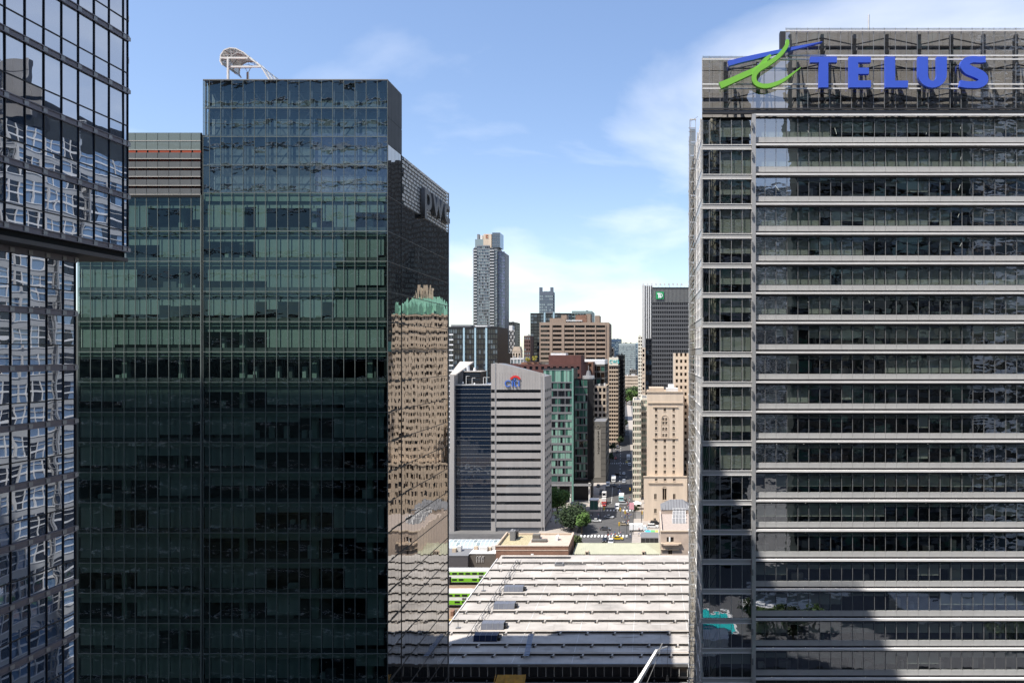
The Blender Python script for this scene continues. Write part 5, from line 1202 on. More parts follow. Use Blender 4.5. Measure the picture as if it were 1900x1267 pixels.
# pink pavilion
yp = 223; xa = X(1226, yp); xb = 40; o = thing('station_pavilion', 'pink limestone station pavilion with skylights and grey pyramid roof', 'building', (8, yp, 0)); zp_ = 17.3
wn = [(X(1237, yp), X(1250, yp), Zp(1005, yp), Zp(996, yp)), (X(1240, yp), X(1247, yp), Zp(1028, yp), Zp(1017, yp))]
wing(o, [wn[0], wn[1]], xa, xb, yp, 6, zp_, M_pink)
b = MB(); b.box(xa+.02, xb, yp+.51, yp+28, 0, zp_-1.0, M_pink); b.box(xa-.2, xb, yp-.3, yp+.6, zp_+.003, zp_+.3, M_beiged); b.box(xa+.02, xa+.5, yp+.61, yp+28, zp_-.99, zp_+.2, M_pink); b.build('wall', o)
b = MB(); b.box(X(1226, yp), X(1264, yp), yp-.8, yp-.003, Zp(1008.3, yp), Zp(1006.5, yp), M_beiged); b.box(X(1231, yp), X(1259, yp), yp-1.1, yp-.003, Zp(1009.6, yp), Zp(1008.31, yp), M_pink)
b.box(X(1226, yp), X(1260, yp), yp-.5, yp-.003, Zp(1019, yp), Zp(1017.6, yp), M_beiged); b.box(X(1241, yp), X(1244, yp), yp-.1, yp+.3, Zp(1005, yp), Zp(996, yp), M_white); b.build('ledge', o)
b = MB(); b.box(xa+.51, xb, yp+.61, yp+28, zp_-.99, zp_-.8, mat('pinkish_gravel_roof', (.40, .33, .28), .95, var=.2, scale=1.5)); b.build('roof', o)
for k, v in enumerate((949, 955, 961.5, 968)):
    y = (H-zp_+.8)*F/(v+3-CY); b = MB(); l_, r2_ = X(1249-k*.5, y), X(1272, y)
    b.prism([(l_, y, zp_-.795), (l_, y+1.3, zp_+.75), (l_, y+2.6, zp_-.795)], (r2_-l_, 0, 0), M_grey); b.build('skylight', o)
    b = MB()
    for q in range(5): x = l_+(r2_-l_)*q/4; b.bar((x, y-.03, zp_-.75), (x, y+1.27, zp_+.80), .07, M_white)
    b.bar((l_, y+1.3, zp_+.8), (r2_, y+1.3, zp_+.8), .07, M_white); b.build('skylight_frame', o)
y = 253; xa2, xb2 = X(1227, y), X(1285, y); b = MB(); b.box(xa2, xb2, y, y+10, 0, 17.6, M_pink); b.box(xa2+1.5, xb2, y-.06, y-.003, 17.0, 17.4, M_beiged); b.build('rear_block', o)
b = MB(); c_ = ((xa2+xb2)/2, y+5); zr0 = 17.61; b.poly([(xa2-.2, y-.2, zr0), (xb2, y-.2, zr0), (c_[0]+2.4, c_[1], 20.4), (c_[0]-2.4, c_[1], 20.4)], M_grey); b.poly([(xa2-.2, y+10, zr0), (xa2-.2, y-.2, zr0), (c_[0]-2.4, c_[1], 20.4)], M_grey); b.poly([(xb2, y-.2, zr0), (xb2, y+10, zr0), (c_[0]+2.4, c_[1], 20.4)], M_grey); b.poly([(xb2, y+10, zr0), (xa2-.2, y+10, zr0), (c_[0]-2.4, c_[1], 20.4), (c_[0]+2.4, c_[1], 20.4)], M_grey)
for k in range(11): x = xa2+(xb2-xa2)*(k+.5)/11; f = 1-abs(x-c_[0])/((xb2-xa2)/2); f2 = min(1, f*1.7); b.bar((x, y-.2, zr0+.05), (x, y-.2+5.1*f2, zr0+2.8*f2+.05), .06, M_steel)
b.build('pyramid_roof', o)
o = thing('glass_entrance', 'dark glass box beside the pink pavilion at street level', 'building', (X(1207, 262), 262, 0)); xa, xb = X(1189, 262), X(1222, 262); b = MB(); b.box(xa+.1, xb, 262.1, 270, 0, 4.6, GD); b.build('glass_wall', o); b = MB(); b.box(xa, xb, 262, 270.2, 4.61, 4.9, M_grey)
for k in range(5): b.box(xa+(xb-xa-.1)*k/4, xa+(xb-xa-.1)*k/4+.1, 262, 262.09, 0, 4.6, M_grey)
b.build('frame', o)

# ================================================================== TREES
def tree(lab, x, y, h, r, m, n=1500, name='street_tree', leaf=.55, blobs=7, zb=0, group=None, seed=1, cbase=.35):
    rg = random.Random(seed); o = thing(name, lab, 'tree', (x, y, zb), group=group); b = MB()
    b.bar((x, y, zb), (x, y, zb+h*.45), r*.07+.08, M_trunk, 7, r*.05+.05)
    cen = []
    for k in range(blobs):
        a = rg.uniform(0, 6.28); rr = r*rg.uniform(.2, .62); cz = zb+h*(cbase+.15)+rg.uniform(0, 1)*h*(.85-cbase-.2); c = Vector((x+rr*math.cos(a), y+rr*math.sin(a), cz)); cen.append((c, r*rg.uniform(.38, .58)))
        b.bar((x, y, zb+h*.3+rg.uniform(0, h*.12)), c, r*.03+.04, M_trunk, 5, .03)
    b.build('trunk', o); b = MB()
    for k in range(n):
        c, cr_ = rg.choice(cen); d = Vector((rg.gauss(0, 1), rg.gauss(0, 1), rg.gauss(0, 1))).normalized()*cr_*(rg.uniform(.55, 1.08)); p = c+Vector((d.x, d.y, d.z*.8))
        u = Vector((rg.gauss(0, 1), rg.gauss(0, 1), rg.gauss(0, .6))).normalized(); v = u.orthogonal().normalized(); s_ = leaf*rg.uniform(.7, 1.5); b.poly([p-u*s_*.5, p+v*s_*.3, p+u*s_*.5, p-v*s_*.3], m)
    b.build('crown', o, kind='stuff'); return o
g_ = G(1060, 985); tree('big dark green tree at the corner in front of the crossing', g_.x, 292, 12.0, 7.2, M_leafD, 5200, seed=2, blobs=18, leaf=.75, cbase=.12)
tree('bright green tree at the right edge of the dark corner tree', X(1080, 287), 286, 10, 3.6, M_leafL, 2200, seed=3, leaf=.65, cbase=.2)
tree('bright tree standing beside the right end of the grey ribbed tower', X(1032, 318), 322, 13, 6.4, M_leafL, 4200, seed=4, blobs=14, leaf=.75, cbase=.15)
tree('olive green tree between the brick building and the crossing', X(1068, 245), 246, 11.5, 3.4, mat('olive_leaves', (.060, .080, .024), .8, isl=.5), 3000, seed=5, blobs=12, leaf=.65, cbase=.2)
rg = random.Random(9)
for k in range(9):
    y = 1010+k*9; tree('tree of the green clump at the far end of the street', X(1158+rg.uniform(0, 30), y), y, rg.uniform(24, 34), 9, M_leafD if k % 3 else M_leafL, 450, name='park_tree', leaf=2.3, seed=20+k, group='trees closing the far end of the street', zb=0, cbase=.15)
for k, (px_, y, h_) in enumerate(((1136, 520, 9), (1150, 560, 9), (1143, 610, 10), (1131, 470, 8), (1160, 680, 12))):
    tree('small dark street tree on the shaded left side of the street', X(px_, y), y, h_, 3.4, M_leafD, 500, seed=40+k, group='small trees along the shaded street', leaf=.9)
tree('little roof terrace tree on the dark red brick building', X(980, 428), 427, 6, 2.2, mat('yellow_leaves', (.30, .26, .04), .8, isl=.4), 300, name='terrace_tree', zb=Zp(676, 420)-.8, seed=60)
tree('second little terrace tree beside the red penthouse', X(992, 428), 427, 7, 2.0, MATS['yellow_leaves'], 300, name='terrace_tree', zb=Zp(676, 420)-.8, seed=61)
o = thing('planting_bed', 'strip of yellow green lawn on the plaza left of the crossing', 'lawn', (X(1072, 322), 330, .14)); b = MB()
b.box(X(1053, 330), X(1082, 330), 327, 333, .145, .5, M_conc); b.build('kerb', o); b = MB(); rgg = random.Random(5)
for k in range(900):
    x, y = rgg.uniform(X(1054, 330), X(1081, 330)), rgg.uniform(327.3, 332.7); b.poly([(x-.12, y, .5), (x+.12, y, .5), (x+rgg.uniform(-.1, .1), y+.05, .5+rgg.uniform(.2, .6))], M_leafL)
b.build('grass', o, kind='stuff')

# ================================================================== VEHICLES
M_tyre = mat('tyre_rubber', (.02, .02, .02), .9); GV = glass('vehicle_glass', (.02, .025, .03), 1.6, False, .0)
def paint(n, c): return mat('car_paint_'+n, c, .3, .1, var=.03, spec=.6)
VM = {}
def vehicle(lab, px_, py_, col, kind='car', head=0.0, cat=None, name=None, group='vehicles in the streets', z=0.02):
    L, W_, Hh = {'car': (4.5, 1.8, 1.45), 'suv': (4.8, 1.95, 1.75), 'van': (5.6, 2.05, 2.3), 'truck': (7.5, 2.4, 3.1)}[kind]
    g = G(px_, py_); o = thing(name or {'car': 'parked_car', 'suv': 'suv', 'van': 'delivery_van', 'truck': 'box_truck'}[kind], lab, cat or {'car': 'car', 'suv': 'car', 'van': 'van', 'truck': 'truck'}[kind], (g.x, g.y, z), rz=head or 1e-6, group=group)
    BASE[o.name] = Vector((0, 0, 0)); m = col; key = (kind, m.name)
    if key not in VM:
        L2 = L/2; ps = {}
        b = MB()     # length along Y, front towards -Y
        if kind == 'car': pr = [(-L2, .35), (-L2, .75), (-L2+.25, .85), (-L2+1.15, .98), (L2-.75, 1.0), (L2-.05, .92), (L2, .4)]; cb = [(-L2+1.0, .98), (-L2+1.75, Hh), (L2-1.35, Hh), (L2-.5, 1.0)]
        elif kind == 'suv': pr = [(-L2, .35), (-L2, .95), (-L2+1.1, 1.12), (L2-.1, 1.15), (L2, .4)]; cb = [(-L2+1.0, 1.12), (-L2+1.6, Hh), (L2-.35, Hh), (L2-.08, 1.14)]
        elif kind == 'van': pr = [(-L2, .35), (-L2, 1.0), (-L2+.8, 1.25), (-L2+1.5, 2.1), (-L2+2.0, Hh), (L2-.1, Hh), (L2, 2.1), (L2, .4)]; cb = None
        else: pr = [(-L2, .4), (-L2, 1.3), (-L2+.35, 2.3), (-L2+1.7, 2.35), (-L2+1.7, .45)]; cb = None
        b.prism([(-W_/2, a, c) for a, c in pr], (W_, 0, 0), m)
        if kind == 'truck': b.box(-W_/2-.05, W_/2+.05, -L2+1.9, L2, .8, Hh, M_white); b.box(-.5, .5, -L2+1.5, L2-.2, .5, .79, M_steel)
        if cb: b.prism([(-W_/2+.12, a, c-.02) for a, c in [cb[0], (cb[1][0]+.03, cb[1][1]-.0), (cb[2][0]-.03, cb[2][1]-.0), cb[3]]], (W_-.24, 0, 0), GV); b.box(-W_/2+.18, W_/2-.18, cb[1][0]+.1, cb[2][0]-.1, Hh-.02, Hh+.03, m)
        ps['body'] = b.mesh('body'); b = MB()
        if kind == 'van': b.prism([(-W_/2+.15, -L2+.82, 1.33), (-W_/2+.15, -L2+1.42, 2.03), (-W_/2+.15, -L2+1.38, 2.1), (-W_/2+.15, -L2+.76, 1.36)], (W_-.3, 0, 0), GV); b.box(-W_/2-.01, W_/2+.01, -L2+1.6, -L2+2.5, 1.35, 1.95, GV); b.box(-W_/2+.2, W_/2-.2, L2-.02, L2+.02, 1.35, 1.9, GV)
        elif kind == 'truck': b.box(-W_/2+.15, W_/2-.15, -L2+.0, -L2+.28, 1.45, 2.1, GV)
        else: b.box(-W_/2+.10, W_/2-.10, cb[0][0]+.9, cb[3][0]-.8, cb[0][1]+.05, Hh-.12, GV)
        ps['window'] = b.mesh('window')
        q = MB(); q.bar((-.11, 0, 0), (.11, 0, 0), .34 if kind != 'truck' else .45, M_tyre, 12); q.bar((-.12, 0, 0), (.12, 0, 0), .19, M_alu, 8); ps['wheel'] = q.mesh('wheel')
        q = MB(); q.box(-.17, .17, -.03, .03, -.08, .08, M_w); ps['headlight'] = q.mesh('headlight'); q = MB(); q.box(-.15, .15, -.03, .03, -.1, .1, M_red); ps['tail_light'] = q.mesh('tail_light'); VM[key] = ps
    ps = VM[key]
    def put(nm, loc=(0, 0, 0)):
        c = bpy.data.objects.new(nm, ps[nm]); sc.collection.objects.link(c); c.parent = o; c.location = loc
    put('body'); put('window'); wr = .34 if kind != 'truck' else .45
    for sx in (-1, 1):
        for yy_ in (-L/2+.85, L/2-.9): put('wheel', (sx*(W_/2-.06), yy_, wr))
        put('headlight', (sx*(W_/2-.3), -L/2-.01, .72)); put('tail_light', (sx*(W_/2-.2), L/2+.01, .85))
    return o
W0 = paint('white', (.72, .72, .70)); B0 = paint('black', (.02, .02, .022)); S0 = paint('silver', (.45, .46, .47)); R0 = paint('red', (.45, .03, .02)); C0 = paint('cyan', (.25, .50, .52)); GY = paint('dark_grey', (.08, .08, .09)); Y0_ = paint('yellow', (.65, .45, .03))
vehicle('white van driving towards the camera north of the crossing', 1145, 944, W0, 'van')
vehicle('pale cyan box truck behind the white van', 1153, 928, C0, 'truck')
vehicle('silver car turning in the intersection', 1130, 961, S0, 'car', 1.25, name='turning_car')
vehicle('dark car crossing in the shaded part of the intersection', 1123, 983, GY, 'car', 1.5, name='crossing_car')
vehicle('black car waiting south of the zebra crossing', 1122, 1004, B0, 'car', 0)
vehicle('white car waiting beside the black car south of the crossing', 1133.5, 1008, W0, 'suv', 0)
vehicle('long white box truck standing crosswise on the plaza', 1184, 985, W0, 'truck', R(93))
vehicle('black and white police car beside the pink pavilion', 1211, 979, W0, 'suv', R(88), name='police_car')
vehicle('black suv parked behind the police car', 1216, 973, B0, 'suv', R(92))
vehicle('red car in the shade left of the white works truck', 1121, 938, R0, 'car', .05)
vehicle('white van in the shade of the left lane', 1128, 902, W0, 'van', .03)
vehicle('white lorry higher up in the shaded street', 1138.5, 893, W0, 'truck', .03)
vehicle('black car following the shaded white lorry', 1139.5, 902, B0, 'car', .03)
vehicle('dark grey car in the right lane of the shaded street', 1149, 905, GY, 'car', .03)
vehicle('black car parked at the left kerb in the shade', 1110, 903, B0, 'car', .03)
vehicle('white lorry with yellow front on the sunlit patch by the cream building', 1166, 852, W0, 'truck', .03)
vehicle('yellow works car in front of the far white lorry', 1163, 858, Y0_, 'car', .03)
vehicle('red car far up the street in the shade', 1142, 851, R0, 'car', .03)
vehicle('dark car stopped at the second crossing', 1146, 882, B0, 'car', 1.5)
vehicle('dark van far up the street', 1146, 831, GY, 'van', .03)
vehicle('black car farther up between the trees', 1155, 812, B0, 'car', .03)
vehicle('silver car farthest up the street', 1160, 800, S0, 'car', .03)
rv = random.Random(17)
for k in range(12):
    y = 400+k*32+rv.uniform(-6, 6); side = rv.choice((-6.6, -2.6, 2.4, 6.4)); px_ = CX+F*(xs(y)+side)/y; py_ = CY+F*H/y
    vehicle('small vehicle parked or driving in the shaded far part of the street', px_, py_, rv.choice((W0, B0, S0, GY, W0, R0)), rv.choice(('car', 'car', 'suv', 'van')), .03, group='small vehicles far up the street')
for lab, a, c, m, kd in (('white taxi beside the left plaza kerb in the sun', 1106, 968, W0, 'car'), ('silver suv stopped right of the white van', 1157, 936, S0, 'suv'), ('blue car behind the cyan truck', 1150, 916, paint('blue', (.04, .10, .30)), 'car'), ('black van by the green tower kerb', 1116, 917, B0, 'van'), ('beige car leaving the intersection to the right', 1157, 974, paint('beige', (.45, .38, .28)), 'car'), ('yellow cab near the right end of the zebra crossing', 1146, 1001, Y0_, 'car')):
    vehicle(lab, a, c, m, kd, 1.5 if 'right' in lab or 'taxi' in lab else .05)
# small works truck with lifted white cabin
g = G(1121, 934); o = thing('works_truck', 'red based works truck with a raised white cab near the bus shelter', 'truck', (g.x, g.y, .02)); b = MB(); b.box(g.x-1.2, g.x+1.2, g.y-3, g.y+3, .7, 1.6, R0); b.box(g.x-1.1, g.x+1.1, g.y-2.9, g.y-1.2, 1.61, 3.2, W0); b.build('body', o); b = MB(); b.box(g.x-1, g.x+1, g.y-.6, g.y+2, 3.4, 5.8, M_white); b.box(g.x-.8, g.x+.8, g.y-.63, g.y-.6, 4.2, 5.4, GD); b.bar((g.x-.6, g.y+1, 1.6), (g.x+.6, g.y+.6, 3.4), .12, M_steel); b.bar((g.x+.6, g.y+1, 1.6), (g.x-.6, g.y+.6, 3.4), .12, M_steel); b.build('lift_cabin', o)
for sx in (-1, 1):
    for yy_ in (-2, 2): q = MB(); q.bar((g.x+sx*1.1-.15, g.y+yy_, .48), (g.x+sx*1.1+.15, g.y+yy_, .48), .46, M_tyre, 10); q.build('wheel', o)

# ================================================================== STREET FURNITURE
g = G(1102, 946); o = thing('glass_shelter', 'green glass entrance box with a white roof on the sunny corner', 'shelter', (g.x, g.y, .14)); b = MB(); b.box(g.x-2, g.x+2, g.y, g.y+4, .14, 4.6, GG); b.build('glass_wall', o); b = MB(); b.box(g.x-2.3, g.x+2.3, g.y-.3, g.y+4.3, 4.601, 5.0, M_white)
for sx in (-2.02, -.05, 1.92): b.box(g.x+sx, g.x+sx+.1, g.y-.1, g.y-.003, .14, 4.6, M_alud)
b.build('frame', o)
g = G(1072, 948); o = thing('plaza_canopy', 'low grey slanting canopy on the plaza behind the dark tree', 'canopy', (g.x, g.y, .14)); b = MB(); b.prism([(g.x-4, g.y, 3.2), (g.x+4, g.y-1.5, 2.4), (g.x+4, g.y+3, 2.4), (g.x-3.5, g.y+5, 3.4)], (0, 0, .25), M_alud); b.build('roof', o); b = MB()
for a, c in ((-3.5, .6), (3.5, -1), (3.5, 2.4), (-3, 4)): b.bar((g.x+a, g.y+c, .14), (g.x+a, g.y+c, 3.0 if a < 0 else 2.4), .09, M_steel)
b.build('leg', o)
def lamp(lab, px_, py_, h, arm=2.0, sx=-1, group='lamp posts at the crossing'):
    g = G(px_, py_); o = thing('street_lamp', lab, 'lamp post', (g.x, g.y, 0), group=group); b = MB(); b.bar(g, g+Vector((0, 0, h)), .13, M_steel, 6, .08); b.build('pole', o); b = MB(); b.bar(g+Vector((0, 0, h)), g+Vector((sx*arm, 0, h+.4)), .06, M_steel); b.build('arm', o); MB().box(g.x+sx*arm-.35, g.x+sx*arm+.35, g.y-.2, g.y+.2, h+.3, h+.5, M_alud).build('lamp_head', o); return o
lamp('tall dark lamp post right of the white box truck front', 1175, 992, 10.5); lamp('lamp post in front of the hotel base', 1190, 972, 9, 1.2, 1); lamp('lamp post behind the long white box truck', 1163, 998, 8, 1.0, 1); lamp('bent white lamp post by the cream building corner', 1170, 915, 8.5, 2.4, -1); lamp('thin lamp post on the plaza by the green tower', 1038, 925, 18, .6, 1); lamp('lamp post beside the glass entrance box', 1114, 965, 8, 1.0, -1)
def signal(lab, px_, py_, z0=3.0):
    g = G(px_, py_); o = thing('traffic_light', lab, 'traffic light', (g.x, g.y, 0), group='yellow traffic lights'); b = MB(); b.bar(g, g+Vector((0, 0, z0+1.4)), .09, M_steel); b.build('pole', o); MB().box(g.x-.32, g.x+.32, g.y-.45, g.y-.1, z0, z0+1.5, Y0_).build('housing', o)
    for k, c in enumerate((M_red, M_dark, M_dark)): q = MB(); q.bar((g.x, g.y-.5, z0+1.2-.45*k), (g.x, g.y-.45, z0+1.2-.45*k), .14, c, 8); q.build('lens', o)
for lab, a, c in (('yellow traffic light at the right edge of the corner tree', 1089, 983), ('yellow traffic light in the middle of the intersection', 1149, 988), ('yellow traffic light by the works truck', 1121, 958), ('yellow traffic light beside the white van', 1151, 960), ('yellow traffic light at the busy pavement', 1160, 965), ('yellow traffic light in front of the hotel corner', 1191, 966), ('yellow traffic light at the shaded kerb', 1169, 920)): signal(lab, a, c)
g = G(1172, 950); o = thing('banner', 'pink banner hanging between the crowd and the planters', 'banner', (g.x, g.y, .14)); MB().box(g.x-1.1, g.x+1.1, g.y, g.y+.08, 1.2, 4.6, mat('pink_cloth', (.72, .36, .42), .8)).build('cloth', o); b = MB(); b.bar((g.x-1.2, g.y, .14), (g.x-1.2, g.y, 4.8), .06, M_steel); b.bar((g.x+1.2, g.y, .14), (g.x+1.2, g.y, 4.8), .06, M_steel); b.build('pole', o)
g = G(1198, 996); o = thing('barrier', 'bright orange long barrier board on the plaza', 'barrier', (g.x, g.y, .14)); b = MB(); b.box(g.x-1.9, g.x+1.9, g.y-.1, g.y+.1, .6, 1.7, mat('orange_barrier', (.80, .25, .03), .6)); b.build('board', o); b = MB(); b.box(g.x-1.7, g.x-1.5, g.y-.4, g.y+.4, .14, .6, M_grey); b.box(g.x+1.5, g.x+1.7, g.y-.4, g.y+.4, .14, .6, M_grey); b.build('foot', o)
g = G(1209, 992); o = thing('painted_mural_slab', 'colourful blue yellow painted platform behind the orange barrier', 'platform', (g.x, g.y, .14)); b = MB(); b.box(g.x-3, g.x+3, g.y, g.y+4.5, .145, .8, M_conc); b.build('base', o)
for k, (a, c, d, e, m) in enumerate(((-2.8, .2, -.4, 4.2, mat('paint_cyan', (.05, .45, .65), .6)), (-.3, 1.2, 1.5, 4.3, mat('paint_green', (.12, .45, .15), .6)), (-.3, .2, 1.5, 1.15, mat('paint_blue', (.03, .12, .50), .6)), (1.6, .2, 2.8, 4.3, mat('paint_yellow', (.80, .60, .10), .6)))): MB().box(g.x+a, g.x+d, g.y+c, g.y+e, .801, .85, m).build('painted_panel', o)
g = G(1182, 945); 
o = thing('market_tent', 'small beige and white kiosk tent beside the hotel base', 'tent', (g.x, g.y, .14)); b = MB(); b.poly([(g.x-2.2, g.y-2, 3), (g.x+2.2, g.y-2, 3), (g.x, g.y, 4.3)], M_white); b.poly([(g.x+2.2, g.y-2, 3), (g.x+2.2, g.y+2, 3), (g.x, g.y, 4.3)], M_white); b.poly([(g.x+2.2, g.y+2, 3), (g.x-2.2, g.y+2, 3), (g.x, g.y, 4.3)], M_white); b.poly([(g.x-2.2, g.y+2, 3), (g.x-2.2, g.y-2, 3), (g.x, g.y, 4.3)], M_white); b.build('canopy', o); b = MB()
for a in (-2.1, 2.1):
    for c in (-1.9, 1.9): b.bar((g.x+a, g.y+c, .14), (g.x+a, g.y+c, 3), .05, M_steel)
b.build('pole', o)
for lab, px_, py_, w_ in (('dark green planter bush by the pink banner', 1180, 945, 1.6), ('dark green bush in front of the hotel base', 1186, 938, 1.2)): 
    g = G(px_, py_); tree(lab, g.x, g.y-2.5, 2.4, w_, M_leafD, 350, name='planter_bush', leaf=.4, seed=int(px_), cbase=.1)
g = G(1119, 878); o = thing('storefront_canopy', 'small red and green awning on the shaded left pavement', 'awning', (g.x, g.y, 0)); MB().box(g.x-2, g.x+1.4, g.y, g.y+2, 3, 5.4, mat('awning_red', (.42, .04, .03), .7)).build('cloth', o); MB().box(g.x-4.4, g.x-2.02, g.y, g.y+2, 3.2, 4.8, mat('awning_green', (.03, .16, .08), .7)).build('side_cloth', o)
b = MB(); b.bar((g.x+1.2, g.y, 0), (g.x+1.2, g.y, 3), .08, M_steel); b.bar((g.x-4.2, g.y, 0), (g.x-4.2, g.y, 3), .08, M_steel); b.build('post', o)

# people: one skinned body, copied with other clothes
def person_mesh(shirt, trousers, skin, stride, arm):
    J = [(0, 0, .95), (0, 0, 1.2), (0, 0, 1.42), (0, 0, 1.53), (0, 0, 1.68), (.09, 0, .92), (.1, -stride*.5, .5), (.1, -stride*.9, .06), (.1, -stride*.9-.16, .03), (-.09, 0, .92), (-.1, stride*.35, .5), (-.1, stride*.9, .08), (-.1, stride*.9-.14, .03), (.2, 0, 1.4), (.25, arm*.5, 1.12), (.24, -arm*.2, .88), (-.2, 0, 1.4), (-.25, -arm*.5, 1.12), (-.24, -arm, .9)]
    E_ = [(0, 1), (1, 2), (2, 3), (3, 4), (0, 5), (5, 6), (6, 7), (7, 8), (0, 9), (9, 10), (10, 11), (11, 12), (2, 13), (13, 14), (14, 15), (2, 16), (16, 17), (17, 18)]
    Rr = [.15, .15, .15, .055, .105, .09, .065, .045, .04, .09, .065, .045, .04, .06, .045, .035, .06, .045, .035]
    me = bpy.data.meshes.new('person'); me.from_pydata(J, E_, []); o = bpy.data.objects.new('p', me); sc.collection.objects.link(o)
    sk = o.modifiers.new('s', 'SKIN'); me.skin_vertices[0].data[0].use_root = True
    for i, r in enumerate(Rr): me.skin_vertices[0].data[i].radius = (r, r*.75 if i < 3 else r)
    o.modifiers.new('u', 'SUBSURF').levels = 1; dg = bpy.context.evaluated_depsgraph_get(); out = bpy.data.meshes.new_from_object(o.evaluated_get(dg)); bpy.data.objects.remove(o)
    out.materials.clear()
    for m in (shirt, trousers, skin, M_black): out.materials.append(m)
    for p in out.polygons: z = p.center.z; p.material_index = (3 if p.center.y > .01 or z > 1.7 else 2) if z > 1.5 else (2 if abs(p.center.x) > .19 and z < 1.08 else (0 if z > .95 else (1 if z > .1 else 3)))
    return out
skn = mat('skin', (.42, .26, .18), .7, var=.03); cl = [mat('cloth_'+n, c, .85, var=.05) for n, c in (('white', (.7, .7, .68)), ('blue', (.06, .12, .3)), ('red', (.4, .05, .04)), ('black', (.03, .03, .03)), ('khaki', (.3, .25, .15)), ('pink', (.6, .3, .32)))]
PM = [person_mesh(cl[a], cl[c], skn, s_, ar_) for a, c, s_, ar_ in ((0, 1, .28, .15), (1, 4, .2, .1), (2, 3, .3, .2), (3, 3, .12, .05), (5, 1, .25, .15), (0, 3, .05, .03))]
rg = random.Random(31)
spots = []
for k in range(34): spots.append((1163+rg.gauss(0, 3.6), rg.uniform(925, 975), 'person in the crowd right of the van', 'crowd on the right pavement'))
for k in range(12): spots.append((rg.uniform(1126, 1152), rg.uniform(991, 997), 'person on the zebra crossing', 'people on the zebra crossing'))
for k in range(14): spots.append((rg.uniform(1020, 1036), rg.uniform(952, 972), 'person on the plaza left of the dark tree', 'people on the left plaza'))
for k in range(7): spots.append((rg.uniform(1160, 1215), rg.uniform(984, 999), 'person near the white box truck', 'people around the box truck'))
for k in range(7): spots.append((rg.uniform(1090, 1118), rg.uniform(954, 962), 'person by the glass corner shelter', 'people by the glass entrance box'))
for i, (a, c, lab, gr) in enumerate(spots):
    g = G(a, c, .14); o = bpy.data.objects.new('person', PM[i % 6]); sc.collection.objects.link(o); o.location = (g.x, g.y, .145 if 'zebra' not in lab else .02); o.rotation_euler = (0, 0, rg.uniform(0, 6.28)); s_ = rg.uniform(.94, 1.06); o.scale = (s_, s_, s_)
    setp(o, lab.replace('person', 'person in '+('a white top and blue trousers', 'a blue top and khaki trousers', 'a red top and black trousers', 'all black clothes', 'a pink top and blue trousers', 'a white top and black trousers')[i % 6]+'', 1), 'person', gr)

# ================================================================== CRANES BELOW
M_yel = mat('rusty_yellow_paint', (.62, .30, .03), .6, var=.35, scale=1.2)
y = 118; o = thing('crane_cab', 'rusty yellow ribbed roof of a machine cab at the bottom of the view', 'machine', (X(945, y), y, 0)); zt = Zp(1253, y)
b = MB(); b.prism([(X(919, y), y-3, zt-1.9), (X(975, y), y-3, zt-1.9), (X(975, y), y+.4, zt), (X(922, y), y+.4, zt)], (0, 0, -.25), M_yel); b.build('roof', o)
b = MB(); 
for u in (919, 938, 956, 974.2): b.bar((X(u, y), y-3, zt-1.82), (X(u, y), y+.3, zt+.06), .09, M_yel)
b.box(X(922, y), X(974, y), y-2.8, y+.2, 0, zt-2.3, M_yel); b.build('wall', o)
y = 112; o = thing('mobile_crane', 'mobile crane with a pale grey lattice boom rising at the bottom', 'crane', (X(1165, y), y, 0)); b = MB()
pa = Vector((X(1163, y), y, Zp(1300, y))); pb = Vector((X(1219, y+6), y+6, Zp(1206, y+6))); 
b.bar(pa+(pa-pb)*3.3, pa.lerp(pb, .35), .62, M_alu, 4, .55); b.build('boom', o); b = MB(); b.bar(pa.lerp(pb, .351), pb, .42, M_white, 4, .3); b.build('boom_tip', o)
b = MB(); b.bar(pb+Vector((.3, 0, -.2)), pb+Vector((.9, 0, 1.2)), .12, M_alu); b.bar(pb+Vector((-.3, 0, 0)), pb+Vector((1.8, 0, .7)), .1, M_alu); b.bar(pb+Vector((.5, 0, -.4)), pb+Vector((-3.2, 0, -9)), .06, M_alu); b.bar(pb+Vector((1.8, 0, .7)), pb+Vector((1.8, 0, -4.5)), .035, M_black); b.build('jib', o); b = MB(); b.bar(pb+Vector((1.8, 0, -5.2)), pb+Vector((1.8, 0, -4.3)), .3, M_black, 8, .12); b.build('hook_block', o)
c_ = pa+(pa-pb)*3.3; b = MB(); b.box(c_.x-2, c_.x+4, c_.y-2, c_.y+2, 1.2, max(c_.z+.3, 3), M_yel); b.box(c_.x-5, c_.x+5, c_.y-1.6, c_.y+1.6, .6, 1.19, M_steel); b.build('carrier', o)

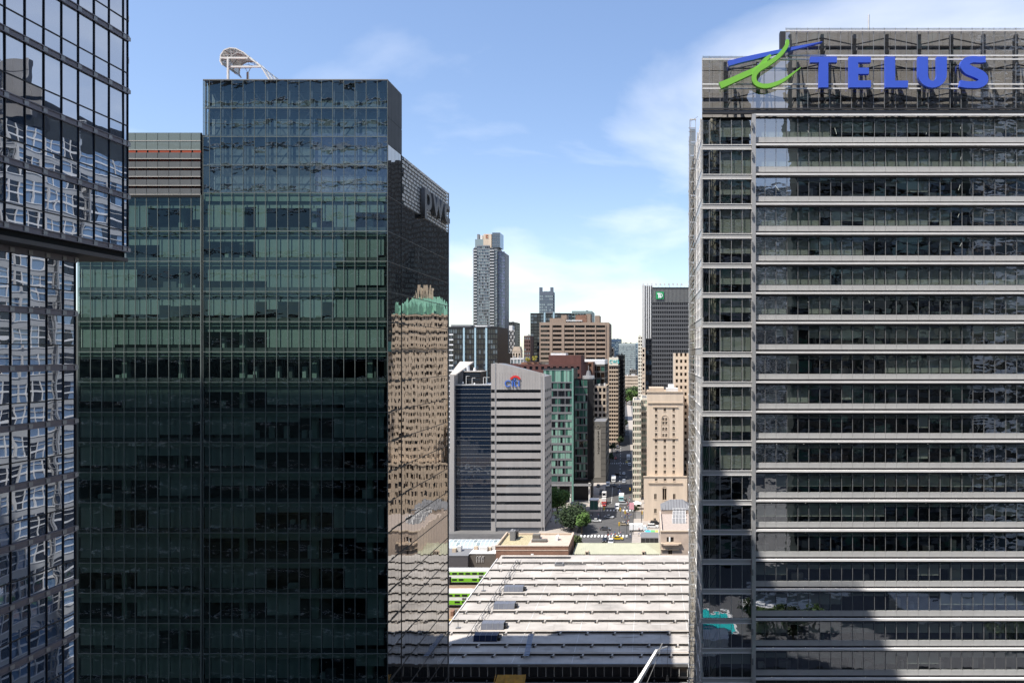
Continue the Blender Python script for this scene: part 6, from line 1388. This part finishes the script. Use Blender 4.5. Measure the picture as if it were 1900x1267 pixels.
# ================================================================== WHAT STANDS BEHIND AND BELOW THE VIEWER (seen in the mirrors)
def condo(lab, x0, x1, y0, y1, zt, wall, slab, gls, bal=1.6, seed=1):
    rg_ = random.Random(seed); T = thing('condo_tower', lab, 'tower', ((x0+x1)/2, (y0+y1)/2, 0)); MB().box(x0, x1, y0, y1, 0, zt, wall).build('core', T)
    b = MB(); rl = MB(); gb = MB(); z = 6
    while z < zt-1:
        ph_ = rg_.uniform(-.2, .3)
        b.box(x0+.5, x1-.5, y1+.01, y1+bal, z, z+.28, slab)
        x = x0+.5
        while x < x1-4:
            w_ = rg_.choice((3, 4.5, 6)); 
            if rg_.random() < .62: rl.box(x, min(x+w_, x1-.5), y1+bal-.08, y1+bal-.01, z+.281, z+1.3, slab if rg_.random() < .75 else GB)
            gb.box(x+.2, min(x+w_, x1-.5)-.2, y1+.02, y1+.07, z+.4, z+2.8, rg_.choice(gls)); x += w_+.3
        z += 3.05
    b.build('balcony_slab', T); rl.build('balustrade', T, kind='stuff'); gb.build('window', T, kind='stuff')
    MB().box(x0-.2, x1+.2, y0-.2, y1+.2, zt, zt+1.2, slab).build('parapet', T); return T
M_dk = mat('charcoal_precast', (.07, .075, .08), .8)
condo('dark condominium tower behind the viewer seen mirrored in the teal tower', -178, -50, -70, -28, 172, M_black, M_dk, [GD, GD, GB], seed=5)
condo('pale balconied condominium tower behind the viewer mirrored at the right of the teal tower', -93, -56, -25, -3, 136, M_grey, M_white, [GB, GP, GD], bal=1.9, seed=15)
condo('charcoal condominium tower just left behind the viewer', -54, -15, -60, -27, 130, M_black, M_dk, [GD, GB], seed=6)
condo('the condominium block the viewer looks out from', -14.5, 29.5, -18, -3, 172, M_dk, M_grey, [GD, GG, GD], seed=7)
condo('dark grey condominium tower right behind the viewer', 42, 92, -16, -6, 176, mat('green_grey_precast', (.035, .045, .04), .8), M_dk, [GG, GD, GD], seed=8)
condo('white condominium tower with curved balconies far right behind the viewer', 93, 170, -40, -8, 180, M_conc, M_white, [GB, GD], bal=2.4, seed=9)
condo('slab of pale flats seen far behind through the gap', 20, 100, -260, -230, 176, M_conc, M_white, [GB, GP], seed=10)
o = thing('podium_roof', 'podium roof garden below the viewer seen mirrored in the grey tower', 'roof terrace', (34, 30, 0)); b = MB(); b.box(2, 120, 2, 66, 0, 17.5, M_asph); b.box(2, 120, 2, 66, 17.501, 18, mat('dark_terrace_paving', (.10, .10, .105), .9)); b.build('deck', o)
M_pool = mat('turquoise_pool_water', (.03, .50, .50), .15, var=.08, scale=.3)
MB().box(9, 18, 38, 50, 18.01, 18.1, M_pool).build('pool', o); b = MB()
for q in ((8.4, 8.99, 37.4, 50.6), (18.01, 18.6, 37.4, 50.6), (9, 18, 37.4, 37.99), (9, 18, 50.01, 50.6)): b.box(q[0], q[1], q[2], q[3], 18.01, 18.2, M_white)
b.box(22, 38, 30, 36, 18.01, 18.3, M_white); b.box(24, 48, 22, 26, 18.01, 18.4, M_conc); b.box(56, 84, 30, 44, 18.01, 19.0, M_conc); b.box(4, 15, 56, 61, 18.01, 21, M_white); b.box(26, 40, 24, 24.6, 18.41, 18.6, M_asph)
b.build('paving_strip', o)
for k, (x, y) in enumerate(((22, 46), (26, 49), (30, 47), (34, 50), (29, 53), (24, 53), (70, 56), (76, 54))): tree('terrace tree below the viewer seen mirrored in the grey tower', x, y, 7, 3.2, M_leafL if k % 2 else M_leafD, 500, name='terrace_tree', zb=18, seed=80+k, group='trees of the roof garden', cbase=.2)
